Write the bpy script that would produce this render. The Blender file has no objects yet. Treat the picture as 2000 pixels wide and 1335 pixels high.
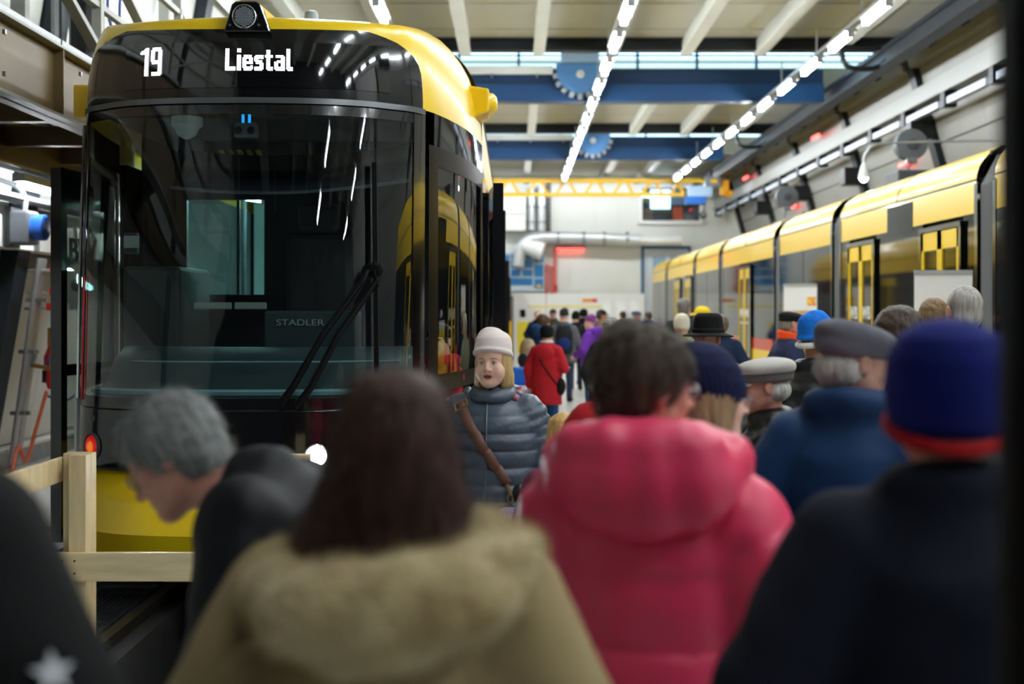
import bpy, bmesh, math, random
import numpy as np
from mathutils import Vector, Matrix, Euler
from mathutils.bvhtree import BVHTree

random.seed(7); np.random.seed(7)
SC = bpy.context.scene
COL = SC.collection
CAMZ = 1.72
FPX = 2500.0

# ---------------------------------------------------------------- camera
cam_d = bpy.data.cameras.new('camera'); cam = bpy.data.objects.new('camera', cam_d); COL.objects.link(cam)
cam.location = (0, 0, CAMZ); cam.rotation_euler = (math.pi / 2, 0, 0)
cam_d.sensor_width = 36.0; cam_d.lens = FPX / 2000 * 36.0
cam_d.shift_x = -0.0015; cam_d.shift_y = -0.02775
cam_d.clip_start = 0.05; cam_d.clip_end = 300
cam_d.dof.use_dof = True; cam_d.dof.focus_distance = 7.0; cam_d.dof.aperture_fstop = 1.8
SC.camera = cam
# ---------------------------------------------------------------- world (overcast daylight, seen through the roof lanterns)
W = bpy.data.worlds.new('world'); SC.world = W; W.use_nodes = True
_bg = W.node_tree.nodes['Background']
_bg.inputs[0].default_value = (0.55, 0.80, 1.0, 1); _bg.inputs[1].default_value = 2.4
# ---------------------------------------------------------------- exposure
SC.view_settings.view_transform = 'Standard'
try: SC.view_settings.look = 'None'
except Exception: pass
SC.view_settings.exposure = 1.2; SC.view_settings.gamma = 1.0
SC.view_settings.use_curve_mapping = False
SC.cycles.max_bounces = 5; SC.cycles.diffuse_bounces = 3; SC.cycles.use_light_tree = False; SC.cycles.use_adaptive_sampling = True; SC.cycles.adaptive_threshold = 0.03; SC.cycles.glossy_bounces = 3; SC.cycles.transparent_max_bounces = 16
SC.cycles.caustics_reflective = False; SC.cycles.caustics_refractive = False
SC.cycles.sample_clamp_indirect = 6.0
TUBE_W = 44.0          # emission strength of the ceiling tubes

def P(px, py, d):      # a point of the place read off the photograph at a distance d
    return Vector(((px - 1003) * d / FPX, d, CAMZ - (py - 612) * d / FPX))

# ================================================================= materials
MATS = {}
def lin(c):
    return tuple(((v / 255) / 12.92 if v / 255 <= 0.04045 else ((v / 255 + 0.055) / 1.055) ** 2.4) for v in c)

def M(name, rgb=(128, 128, 128), rough=0.5, metal=0.0, spec=0.5, var=None, bump=None, coat=0.0, emit=0.0,
      alpha=None, sheen=0.0, wave=None, sss=0.0, stretch=None, rgb2=None):
    """procedural material; var=(scale, amount) tone variation, bump=(scale, strength), wave=(scale, strength, axis)"""
    if name in MATS: return MATS[name]
    m = bpy.data.materials.new(name); m.use_nodes = True; MATS[name] = m
    nt = m.node_tree; b = nt.nodes['Principled BSDF']; c = lin(rgb)
    b.inputs['Base Color'].default_value = (*c, 1); b.inputs['Roughness'].default_value = rough
    b.inputs['Metallic'].default_value = metal; b.inputs['Specular IOR Level'].default_value = spec
    b.inputs['Coat Weight'].default_value = coat; b.inputs['Coat Roughness'].default_value = 0.06
    if sheen: b.inputs['Sheen Weight'].default_value = sheen; b.inputs['Sheen Roughness'].default_value = 0.5
    if sss: b.inputs['Subsurface Weight'].default_value = sss; b.inputs['Subsurface Radius'].default_value = (0.012, 0.005, 0.003); b.inputs['Subsurface Scale'].default_value = 1.0
    if emit: b.inputs['Emission Color'].default_value = (*c, 1); b.inputs['Emission Strength'].default_value = emit
    if alpha is not None: b.inputs['Alpha'].default_value = alpha
    tc = None
    def coord():
        nonlocal tc
        if tc is None:
            tc = nt.nodes.new('ShaderNodeTexCoord')
            if stretch:
                mp = nt.nodes.new('ShaderNodeMapping'); mp.inputs['Scale'].default_value = stretch
                nt.links.new(tc.outputs['Object'], mp.inputs['Vector']); tc = mp
                return mp.outputs['Vector']
        return tc.outputs['Vector'] if stretch else tc.outputs['Object']
    if var:
        n = nt.nodes.new('ShaderNodeTexNoise'); n.inputs['Scale'].default_value = var[0]; n.inputs['Detail'].default_value = 4
        nt.links.new(coord(), n.inputs['Vector'])
        r = nt.nodes.new('ShaderNodeValToRGB'); a = var[1]
        c2 = lin(rgb2) if rgb2 else tuple(min(1, v * (1 + a)) for v in c)
        r.color_ramp.elements[0].position = 0.3; r.color_ramp.elements[1].position = 0.7
        r.color_ramp.elements[0].color = (*(tuple(v * (1 - a) for v in c) if not rgb2 else c), 1); r.color_ramp.elements[1].color = (*c2, 1)
        nt.links.new(n.outputs['Fac'], r.inputs['Fac']); nt.links.new(r.outputs['Color'], b.inputs['Base Color'])
    h = None
    if bump:
        n2 = nt.nodes.new('ShaderNodeTexNoise'); n2.inputs['Scale'].default_value = bump[0]; n2.inputs['Detail'].default_value = 5
        nt.links.new(coord(), n2.inputs['Vector']); h = (n2.outputs['Fac'], bump[1])
    if wave:
        w = nt.nodes.new('ShaderNodeTexWave'); w.inputs['Scale'].default_value = wave[0]; w.bands_direction = wave[2]
        w.inputs['Distortion'].default_value = 1.0; w.inputs['Detail'].default_value = 1
        nt.links.new(coord(), w.inputs['Vector']); h = (w.outputs['Fac'], wave[1])
    if h:
        bp = nt.nodes.new('ShaderNodeBump'); bp.inputs['Strength'].default_value = h[1]; bp.inputs['Distance'].default_value = 0.02
        nt.links.new(h[0], bp.inputs['Height']); nt.links.new(bp.outputs['Normal'], b.inputs['Normal'])
    return m

def glass(name, tint=(0.55, 0.72, 0.72), f0=0.06, rough=0.0, ior=1.5, refl=1.0):
    """thin pane: tinted see-through with a fresnel reflection"""
    if name in MATS: return MATS[name]
    m = bpy.data.materials.new(name); m.use_nodes = True; MATS[name] = m
    nt = m.node_tree; nt.nodes.clear()
    o = nt.nodes.new('ShaderNodeOutputMaterial'); mx = nt.nodes.new('ShaderNodeMixShader')
    t = nt.nodes.new('ShaderNodeBsdfTransparent'); t.inputs[0].default_value = (*tint, 1)
    g = nt.nodes.new('ShaderNodeBsdfGlossy'); g.inputs['Roughness'].default_value = rough; g.inputs[0].default_value = (refl, refl, refl, 1)
    lw_ = nt.nodes.new('ShaderNodeLayerWeight'); lw_.inputs[0].default_value = .5; r0 = ((ior - 1) / (ior + 1)) ** 2
    pw = nt.nodes.new('ShaderNodeMath'); pw.operation = 'POWER'; pw.inputs[1].default_value = 2.4; nt.links.new(lw_.outputs['Facing'], pw.inputs[0])
    ma = nt.nodes.new('ShaderNodeMath'); ma.operation = 'MULTIPLY_ADD'; ma.inputs[1].default_value = 1 - r0; ma.inputs[2].default_value = r0; nt.links.new(pw.outputs[0], ma.inputs[0])
    nt.links.new(ma.outputs[0], mx.inputs[0]); nt.links.new(t.outputs[0], mx.inputs[1]); nt.links.new(g.outputs[0], mx.inputs[2])
    nt.links.new(mx.outputs[0], o.inputs[0])
    return m

# ================================================================= objects
def wmat(o):
    m = o.matrix_basis.copy()
    if o.parent: m = wmat(o.parent) @ o.matrix_parent_inverse @ m
    return m
def adopt(o, parent):
    o.parent = parent; o.matrix_parent_inverse = wmat(parent).inverted()
def tag(o, label=None, cat=None, group=None, kind=None):
    if label: o['label'] = label
    if cat: o['category'] = cat
    if group: o['group'] = group
    if kind: o['kind'] = kind
    return o
def thing(name, label, cat, loc=(0, 0, 0), rz=0.0, group=None, scale=1.0):
    o = bpy.data.objects.new(name, None); COL.objects.link(o)
    o.location = loc; o.rotation_euler = (0, 0, rz); o.scale = (scale,) * 3; o.empty_display_size = 0.1
    return tag(o, label, cat, group)
def link(name, me, mats, parent=None, local=False):
    o = bpy.data.objects.new(name, me); COL.objects.link(o)
    for m in (mats if isinstance(mats, (list, tuple)) else [mats]):
        if m is not None and len(me.materials) < (len(mats) if isinstance(mats, (list, tuple)) else 1): me.materials.append(m)
    if parent is not None:
        if local: o.parent = parent
        else: adopt(o, parent)
    return o
def share(name, src, parent, mat=None):
    """another object on the same mesh data"""
    o = src.copy(); o.name = name; COL.objects.link(o); o.parent = parent
    if mat is not None:
        o.material_slots[0].link = 'OBJECT'; o.material_slots[0].material = mat
    return o

class MB:
    def __init__(s): s.v = []; s.f = []; s.m = []
    def add(s, vs, fs, mi=0):
        b = len(s.v); s.v.extend([tuple(p) for p in vs]); s.f.extend([tuple(b + i for i in f) for f in fs]); s.m.extend([mi] * len(fs)); return s
    def box(s, c, size, rot=None, mi=0):
        hx, hy, hz = size[0] / 2, size[1] / 2, size[2] / 2
        vs = [Vector((x, y, z)) for x in (-hx, hx) for y in (-hy, hy) for z in (-hz, hz)]
        if rot is not None: vs = [rot @ p for p in vs]
        c = Vector(c)
        return s.add([p + c for p in vs], [(0, 1, 3, 2), (4, 6, 7, 5), (0, 4, 5, 1), (2, 3, 7, 6), (0, 2, 6, 4), (1, 5, 7, 3)], mi)
    def span(s, x0, x1, y0, y1, z0, z1, mi=0):
        return s.box(((x0 + x1) / 2, (y0 + y1) / 2, (z0 + z1) / 2), (abs(x1 - x0), abs(y1 - y0), abs(z1 - z0)), None, mi)
    def bar(s, a, b, w, h, up=(0, 0, 1), mi=0):
        a, b = Vector(a), Vector(b); d = (b - a); L = d.length; d.normalize(); up = Vector(up)
        x = d.cross(up)
        if x.length < 1e-5: x = d.cross(Vector((1, 0, 0)))
        x.normalize(); u = x.cross(d); R = Matrix((x, d, u)).transposed()
        return s.box((a + b) / 2, (w, L, h), R, mi)
    def tube(s, pts, r, n=8, mi=0, caps=True):
        pts = [Vector(p) for p in pts]; N = len(pts); rr = r if isinstance(r, (list, tuple)) else [r] * N
        t0 = (pts[1] - pts[0]).normalized(); u = t0.orthogonal().normalized(); vs = []
        for i, p in enumerate(pts):
            t = (pts[min(i + 1, N - 1)] - pts[max(i - 1, 0)]).normalized()
            u = (u - t * u.dot(t)).normalized(); w = t.cross(u)
            for k in range(n):
                a = 2 * math.pi * k / n; vs.append(p + (u * math.cos(a) + w * math.sin(a)) * rr[i])
        fs = [(i * n + k, i * n + (k + 1) % n, (i + 1) * n + (k + 1) % n, (i + 1) * n + k) for i in range(N - 1) for k in range(n)]
        if caps: fs += [tuple(range(n - 1, -1, -1)), tuple((N - 1) * n + k for k in range(n))]
        return s.add(vs, fs, mi)
    def lathe(s, prof, n=20, T=None, mi=0, caps=True):
        vs = []; T = T or Matrix.Identity(4)
        for r, z in prof:
            for k in range(n):
                a = 2 * math.pi * k / n; vs.append(T @ Vector((r * math.cos(a), r * math.sin(a), z)))
        N = len(prof)
        fs = [(i * n + k, i * n + (k + 1) % n, (i + 1) * n + (k + 1) % n, (i + 1) * n + k) for i in range(N - 1) for k in range(n)]
        if caps: fs += [tuple(range(n - 1, -1, -1)), tuple((N - 1) * n + k for k in range(n))]
        return s.add(vs, fs, mi)
    def sheet(s, G, mi=0, cu=False):
        nu, nv = len(G), len(G[0]); vs = [p for row in G for p in row]
        fs = [(i * nv + j, ((i + 1) % nu) * nv + j, ((i + 1) % nu) * nv + j + 1, i * nv + j + 1) for i in range(nu if cu else nu - 1) for j in range(nv - 1)]
        return s.add(vs, fs, mi)
    def prism(s, poly, d, mi=0):
        n = len(poly); d = Vector(d); a = [Vector(p) for p in poly]; b = [p + d for p in a]
        return s.add(a + b, [tuple(range(n - 1, -1, -1)), tuple(range(n, 2 * n))] + [(i, (i + 1) % n, n + (i + 1) % n, n + i) for i in range(n)], mi)
    def mesh(s, name):
        me = bpy.data.meshes.new(name); me.from_pydata(s.v, [], s.f)
        if any(s.m): me.polygons.foreach_set('material_index', s.m)
        bm = bmesh.new(); bm.from_mesh(me); bmesh.ops.recalc_face_normals(bm, faces=bm.faces); bm.to_mesh(me); bm.free()
        return me
    def build(s, name, mats, parent=None, smooth=0, bevel=0, solid=0, local=False):
        me = s.mesh(name)
        if smooth:
            me.shade_smooth()
            if smooth < 180: me.set_sharp_from_angle(angle=math.radians(smooth))
        o = link(name, me, mats, parent, local)
        if solid:
            md = o.modifiers.new('s', 'SOLIDIFY'); md.thickness = solid; md.offset = 0
        if bevel:
            md = o.modifiers.new('b', 'BEVEL'); md.width = bevel; md.segments = 2; md.limit_method = 'ANGLE'
        return o
def box(name, c, size, mats, parent=None, bevel=0, rot=None):
    return MB().box(c, size, rot).build(name, mats, parent, bevel=bevel)
def span(name, x0, x1, y0, y1, z0, z1, mats, parent=None, bevel=0):
    return MB().span(x0, x1, y0, y1, z0, z1).build(name, mats, parent, bevel=bevel)
def struct(o): o['kind'] = 'structure'; return o
def rotm(axis, deg): return Matrix.Rotation(math.radians(deg), 3, axis)
def spline(pts, n=8):
    """Catmull-Rom through points"""
    pts = [Vector(p) for p in pts]; out = []
    for i in range(len(pts) - 1):
        p0, p1, p2, p3 = pts[max(i - 1, 0)], pts[i], pts[i + 1], pts[min(i + 2, len(pts) - 1)]
        for k in range(n):
            t = k / n
            out.append(0.5 * ((2 * p1) + (p2 - p0) * t + (2 * p0 - 5 * p1 + 4 * p2 - p3) * t * t + (3 * p1 - p0 - 3 * p2 + p3) * t ** 3))
    out.append(pts[-1]); return out
def text(name, body, size, mats, M4, parent=None, depth=0.002, bold=0.0, align='CENTER'):
    cu = bpy.data.curves.new(name, 'FONT'); cu.body = body; cu.size = size; cu.extrude = depth; cu.offset = bold
    cu.align_x = align; cu.align_y = 'CENTER'
    t = bpy.data.objects.new(name + '_c', cu); COL.objects.link(t)
    me = bpy.data.meshes.new_from_object(t)
    bpy.data.objects.remove(t); me.name = name; me.transform(M4)
    me.materials.clear()
    return link(name, me, mats, parent)
def frame(origin, xdir, ydir):
    x = Vector(xdir).normalized(); y = Vector(ydir).normalized(); z = x.cross(y)
    m = Matrix((x, y, z)).transposed().to_4x4(); m.translation = Vector(origin); return m
# ================================================================= THE HALL
YB = 50.5                                   # back wall
ZC = CAMZ + 5.39                            # underside of the roof deck
WHT = M('white_paint', (232, 233, 228), 0.45, var=(1.5, 0.05))
WPAN = M('wall_panel_white', (226, 228, 222), 0.4, var=(0.8, 0.04)); WGREY = M('wall_panel_grey', (146, 146, 139), 0.45, var=(0.8, 0.05))
CREAM = M('ceiling_sheet', (184, 182, 166), 0.5, var=(0.6, 0.05))
BEAMP = M('beam_paint', (200, 202, 194), 0.45, var=(2, 0.04))
DARKST = M('dark_steel', (26, 32, 38), 0.45, 0.3)
BLACKM = M('black_metal', (14, 15, 17), 0.4, 0.2)
CONC = M('concrete_floor', (214, 216, 212), 0.28, var=(0.7, 0.08), bump=(30, 0.03))
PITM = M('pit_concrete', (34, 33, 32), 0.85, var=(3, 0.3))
GALV = M('galvanised', (150, 154, 156), 0.38, 0.8, var=(8, 0.15))
STEEL = M('rail_steel', (92, 84, 76), 0.35, 0.9, var=(6, 0.25))
BLUE = M('crane_blue', (14, 62, 106), 0.4, var=(1, 0.12))
BLUED = M('crane_blue_dark', (10, 46, 82), 0.45, var=(1, 0.12))
BLUEL = M('crane_blue_light', (92, 148, 210), 0.45)
YEL = M('yellow_paint', (243, 192, 20), 0.35)
ALU = M('aluminium', (190, 194, 196), 0.35, 0.6)
TUBE = M('led_tube', (244, 250, 255), 0.4, emit=TUBE_W)
RUB = M('black_rubber', (16, 16, 17), 0.65)
ORNG = M('orange_cable', (222, 104, 48), 0.5)
REDP = M('red_paint', (190, 34, 30), 0.4)
XL0, LL = -5.8, 0.17                        # left wall foot and inward lean per metre
XR0, LR = 10.0, 0.286                       # right wall foot and inward lean
def xl(z): return XL0 + LL * z
def xr(z): return XR0 - LR * z

# floor with the inspection pit between the rails
fl = MB(); Y0 = -3.0
for x0, x1, y0, y1 in ((XL0 - 0.3, -3.35, Y0, YB), (-3.35, -1.02, Y0, 3.2), (-1.02, XR0 + 0.3, Y0, YB), (-3.35, -1.02, 48.5, YB)):
    fl.span(x0, x1, y0, y1, -0.3, 0.0)
floor = struct(fl.build('floor', CONC))
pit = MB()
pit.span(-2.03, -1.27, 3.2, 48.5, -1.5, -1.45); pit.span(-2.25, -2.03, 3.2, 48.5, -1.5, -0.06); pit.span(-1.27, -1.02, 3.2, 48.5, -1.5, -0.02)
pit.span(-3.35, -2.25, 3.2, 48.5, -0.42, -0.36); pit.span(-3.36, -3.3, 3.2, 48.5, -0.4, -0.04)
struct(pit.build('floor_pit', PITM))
for i, x in enumerate((-2.15, -1.15)):
    r = MB(); r.span(x - 0.035, x + 0.035, 3.2, 48.5, -0.02, 0.022); r.span(x - 0.012, x + 0.012, 3.2, 48.5, -0.12, -0.02); r.span(x - 0.07, x + 0.07, 3.2, 48.5, -0.14, -0.12)
    tag(r.build('rail', STEEL), ['worn steel rail on the left edge of the inspection pit', 'worn steel rail on the right edge of the inspection pit'][i], 'rail', 'rails under the front tram')
# steel grating beside the pit: frame and bars, one panel per metre
wg = tag(thing('walkway_grating', 'dark steel grating walkway along the left rail', 'grating', (-2.78, 3.2, -0.04)), None, None)
gm = MB(); gw = 1.02
for s in (-1, 1): gm.box((s * gw / 2, 0.5, 0), (0.02, 0.99, 0.045)); gm.box((0, 0.5 + s * 0.485, 0.002), (gw, 0.02, 0.05))
for k in range(29): gm.box((-gw / 2 + (k + 1) * gw / 30, 0.5, -0.004), (0.006, 0.96, 0.03))
for k in range(30): gm.box((0, 0.03 + k * 0.033, 0.004), (gw, 0.005, 0.014))
GRATE = M('grating_steel', (92, 98, 104), 0.4, 0.85, var=(9, 0.25))
gme = gm.mesh('grating_panel')
for k in range(45):
    o = link('grating_panel', gme, GRATE, wg, local=True); o.location = (0, k * 1.0, 0)
tag(MB().span(-3.37, -3.31, 3.2, 48.5, -0.05, 0.006).build('trim_1', GALV), kind='structure')

# ---- walls
wl = MB(); wl.prism([(xl(0) - 0.35, Y0, 0), (xl(0) - 0.05, Y0, 0), (xl(7.4) - 0.05, Y0, 7.4), (xl(7.4) - 0.35, Y0, 7.4)], (0, YB - Y0, 0))
wall_left = struct(wl.build('wall_left', WPAN))
wr = MB(); wr.prism([(xr(0) + 0.35, Y0, 0), (xr(0) + 0.05, Y0, 0), (xr(7.4) + 0.05, Y0, 7.4), (xr(7.4) + 0.35, Y0, 7.4)], (0, YB - Y0, 0))
wall_right = struct(wr.build('wall_right', WPAN))
wall_back = struct(span('wall_back', XL0 - 0.4, XR0 + 0.4, YB, YB + 0.3, 0, 9.6, WPAN))
wall_front = struct(span('wall_front', XL0 - 0.4, XR0 + 0.4, Y0 - 0.3, Y0, 0, 9.6, M('vestibule_dark', (44, 46, 50), 0.8)))

def wallpiece(side, y0, y1, z0, z1, t, mats, name, parent, bevel=0, off=0.0):
    f = xl if side < 0 else xr; s = 1 if side < 0 else -1
    m = MB(); m.prism([(f(z0) + s * (off - 0.05), y0, z0), (f(z0) + s * (off + t), y0, z0), (f(z1) + s * (off + t), y0, z1), (f(z1) + s * (off - 0.05), y0, z1)], (0, y1 - y0, 0))
    return m.build(name, mats, parent, bevel=bevel)
COLY = [3.7 + 5.5 * i for i in range(9)]
LOWP = M('wall_plinth', (196, 196, 186), 0.5, var=(1, 0.05)); TAUPE = M('taupe_panel', (136, 130, 112), 0.5)
for k, yc in enumerate(COLY):
    wallpiece(1, yc - 0.17, yc + 0.17, 0, 7.2, 0.16, DARKST, 'column', wall_right)
    if yc < 42: wallpiece(-1, yc - 1.1 - 0.17, yc - 1.1 + 0.17, 0, 7.2, 0.2, M('column_blue_black', (34, 44, 54), 0.45, 0.2), 'column', wall_left)
    if k < 8:
        for q in range(4):
            a = yc + 0.19 + q * 1.28; b = a + 1.27
            wallpiece(1, a, b, 0.05, 2.9, 0.03, WGREY, 'wall_panel', wall_right)
            wallpiece(1, a, b, 2.92, 5.1, 0.03, WGREY, 'wall_panel', wall_right)
            wallpiece(1, a, b, 5.13, 6.6, 0.035, WGREY, 'wall_panel', wall_right)
            wallpiece(-1, a - 1.1, b - 1.1, 0.25, 2.2, 0.03, WPAN, 'wall_panel', wall_left)
            wallpiece(-1, a - 1.1, b - 1.1, 2.22, 2.62, 0.03, TAUPE, 'wall_panel', wall_left)
            wallpiece(-1, a - 1.1, b - 1.1, 2.64, 6.9, 0.03, WPAN, 'wall_panel', wall_left)
        wallpiece(1, yc + 0.2, yc + 5.3, 6.6, 6.78, 0.22, M('ledge_cream', (150, 145, 120), 0.5), 'ledge', wall_right)
        wallpiece(1, yc + 0.2, yc + 5.3, 6.78, 6.86, 0.26, M('ledge_blue', (120, 160, 214), 0.45), 'ledge_cap', wall_right)

# ---- roof: two lanterns open between dark cross beams
ceiling = MB()
ZON = ((Y0, 25.3), (29.7, 36.7), (41.2, YB))
for a, b in ZON: ceiling.span(XL0 - 0.4, XR0 + 0.4, a, b, ZC + 0.06, ZC + 0.3)
ceiling = struct(ceiling.build('ceiling', CREAM))
PURX = [-5.3 + 1.45 * i for i in range(0, 11)]
for a, b in ZON:
    n = max(1, round((b - a) / 1.0)); w = (b - a) / n
    for i in range(n):                       # roof sheets with stepped joints
        if a + i * w < 14: continue
        span('ceiling_sheet', XL0, XR0, a + i * w + 0.012, a + (i + 1) * w - 0.012, ZC + (0.0 if i % 2 else 0.012), ZC + 0.07, CREAM, ceiling)
    for x in PURX:
        m = MB(); m.span(x - 0.11, x + 0.11, a, b - 0.02, ZC - 0.3, ZC - 0.24); m.span(x - 0.09, x - 0.06, a, b - 0.02, ZC - 0.25, ZC + 0.02); m.span(x + 0.06, x + 0.09, a, b - 0.02, ZC - 0.25, ZC + 0.02)
        m.build('purlin', BEAMP, ceiling)
for y in (25.15, 36.55):
    m = MB(); m.span(XL0, XR0, y - 0.13, y + 0.13, ZC - 0.25, ZC - 0.2); m.span(XL0, XR0, y - 0.03, y + 0.03, ZC - 0.22, ZC + 0.1); m.span(XL0, XR0, y - 0.13, y + 0.13, ZC - 0.02, ZC + 0.1)
    m.build('cross_beam', DARKST, ceiling)
PANE = glass('roof_glazing', (0.93, 0.97, 1.0)); MUL = M('mullion_blue', (40, 104, 168), 0.4)
for li, (a, b) in enumerate(((25.3, 29.7), (36.7, 41.2))):
    m = MB(); m.span(XL0 - 0.4, XR0 + 0.4, a - 0.2, b + 0.4, ZC + 1.75, ZC + 1.9); m.span(XL0 - 0.4, XR0 + 0.4, a - 0.2, a, ZC, ZC + 1.8)
    m.span(XL0 - 0.5, XL0 - 0.4, a - 0.2, b + 0.2, ZC - 0.1, ZC + 1.8); m.span(XR0 + 0.4, XR0 + 0.5, a - 0.2, b + 0.2, ZC - 0.1, ZC + 1.8)
    m.span(XL0 - 0.4, XR0 + 0.4, b - 0.1, b + 0.3, ZC - 0.25, ZC + 0.24)
    m.build('lantern_casing', CREAM, ceiling)
    win = struct(MB().span(XL0, XR0, b + 0.02, b + 0.07, ZC + 1.68, ZC + 1.76).build('window_%d' % (li + 1), MUL))
    xs = [XL0 + 0.4 + 1.38 * i for i in range(12)]
    for i, x in enumerate(xs):
        span('mullion', x - 0.03, x + 0.03, b, b + 0.09, ZC + 0.2, ZC + 1.7, MUL, win)
        if i < len(xs) - 1:
            for z0, z1 in ((ZC + 0.27, ZC + 0.58), (ZC + 0.62, ZC + 1.14), (ZC + 1.18, ZC + 1.68)):
                span('pane', x + 0.03, x + 1.35, b + 0.04, b + 0.05, z0, z1, PANE, win)
    for z in (ZC + 0.25, ZC + 0.6, ZC + 1.16): span('transom', XL0, XR0, b, b + 0.09, z - 0.02, z + 0.02, MUL, win)

# ---- tube lights in three rows under the purlins
ZL = CAMZ + 4.5
tl = MB(); tl.tube([(0, -0.55, 0), (0, 0.55, 0)], 0.05, 8)
TME = tl.mesh('tube'); TME.materials.append(TUBE)
hm = MB(); hm.box((0, 0, 0.075), (0.2, 1.3, 0.05)); hm.box((0, 0.62, 0.01), (0.11, 0.04, 0.11)); hm.box((0, -0.62, 0.01), (0.11, 0.04, 0.11))
HME = hm.mesh('lamp_housing'); HME.materials.append(ALU)
TRK = {}
for ri, (x, nm) in enumerate(((-2.0, 'above the front tram'), (1.71, 'over the aisle'), (5.45, 'along the right hall side'))):
    rail = MB().span(x - 0.05, x + 0.05, -2.6, 43.4, ZL + 0.1, ZL + 0.16)
    for k in range(-2, 13): rail.span(x - 0.012, x + 0.012, 5 + k * 3, 5.03 + k * 3, ZL + 0.15, ZC - 0.29)
    tag(rail.build('lighting_track', ALU), 'long grey lighting track %s' % nm, 'lighting track', 'lighting tracks under the roof')
    ORD = ['first', 'second', 'third', 'fourth', 'fifth', 'sixth', 'seventh', 'eighth', 'ninth', 'tenth', 'eleventh', 'twelfth', 'thirteenth', 'fourteenth', 'fifteenth', 'sixteenth', 'seventeenth', 'eighteenth', 'nineteenth', 'twentieth', 'twenty-first', 'twenty-second', 'twenty-third', 'twenty-fourth']
    ys_ = [19.2 + 2.1 * k for k in range(-10, 12)]
    for k, y in enumerate(ys_):
        if ri == 0 and y < 12: continue
        lb = '%s white tube light from the back in the row %s' % (ORD[len(ys_) - 1 - k], nm)
        t = thing('tube_light', lb, 'light', (x, y, ZL), 0, 'tube lights %s' % nm)
        link('tube', TME, TUBE, t, local=True); link('lamp_housing', HME, ALU, t, local=True)

for k in range(6):                           # added fill tubes that brighten the back wall, behind the lattice girder
    x = -3.2 + 1.75 * k; y = 47.4; z = ZC - .5
    t = thing('tube_light', '%s added fill tube from the left in the cross row at the back wall' % ORD[k], 'light', (x, y, z), math.pi / 2, 'added fill tubes at the back wall')
    link('tube', TME, TUBE, t, local=True); link('lamp_housing', HME, ALU, t, local=True); MB().box((0, 0, .115), (.6, 1.5, .02)).box((-.3, 0, .07), (.02, 1.5, .1)).build('fill_reflector', ALU, t, local=True)  # added shield over each fill tube keeps its light off the ceiling
span('lighting_track', -4.2, 6.5, 47.35, 47.45, ZC - .37, ZC - .32, ALU)  # track added along with the fill tubes
tag(bpy.context.scene.collection.objects[-1], 'short added cross track for the back wall fill tubes', 'lighting track', 'lighting tracks under the roof')

# ---- overhead cranes
def crane(y, label, xa, xb, px):
    c = thing('overhead_crane', label, 'crane', (xa, y, CAMZ + 4.73), 0, 'blue overhead cranes')
    zb = CAMZ + 4.73
    span('girder', xa, xb, y - 0.16, y + 0.16, zb, zb + 0.36, BLUE, c, 0.01)
    span('girder_top', xa, xb, y - 0.06, y + 0.14, zb + 0.36, zb + 0.68, BLUED, c)
    span('girder_flange', xa, xb, y - 0.2, y + 0.2, zb - 0.04, zb, BLUE, c)
    span('festoon_track', xa, px - 0.6, y - 0.5, y - 0.36, zb + 0.52, zb + 0.68, WHT, c)
    b = MB()
    for k in range(6): b.span(xa + 1 + k, xa + 1.04 + k, y - 0.5, y, zb + 0.5, zb + 0.54)
    b.build('track_bracket', ALU, c)
    T = frame((px, y - 0.42, zb + 0.52), (1, 0, 0), (0, 0, 1))
    w = MB(); w.prism([(px - 0.52 , y - 0.5, zb + 0.74), (px - 0.52, y - 0.5, zb + 0.5), (px - 0.4, y - 0.5, zb + 0.28), (px - 0.2, y - 0.5, zb + 0.12), (px, y - 0.5, zb + 0.07), (px + 0.2, y - 0.5, zb + 0.12), (px + 0.4, y - 0.5, zb + 0.28), (px + 0.52, y - 0.5, zb + 0.5), (px + 0.52, y - 0.5, zb + 0.74)], (0, 0.25, 0))
    w.build('hoist_cover', BLUEL, c)
    tm = MB()
    for k in range(9):
        a = math.pi * (1.06 + 0.11 * k); tm.box((px + 0.55 * math.cos(a), y - 0.42, zb + 0.56 + 0.53 * math.sin(a)), (0.1, 0.2, 0.1), rotm('Y', -math.degrees(a)))
    tm.build('cable_roller', ALU, c)
    MB().lathe([(0.09, -0.02), (0.09, 0.05), (0.05, 0.09)], 12, frame((px, y - 0.52, zb + 0.5), (1, 0, 0), (0, 0, 1))).build('hub', WHT, c)
    span('hoist_box', px - 0.42, px + 0.42, y - 0.5, y - 0.15, zb + 0.76, zb + 1.16, M('hoist_pale', (170, 200, 232), 0.5), c, 0.03)
    return c
crane(28.5, 'near blue overhead crane girder below the bright roof lantern', -4.5, 6.88, P(1131, 200, 28.5).x)
crane(39.2, 'far blue overhead crane girder near the back of the hall', -4.5, 6.4, P(1156, 300, 39.2).x)
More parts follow.
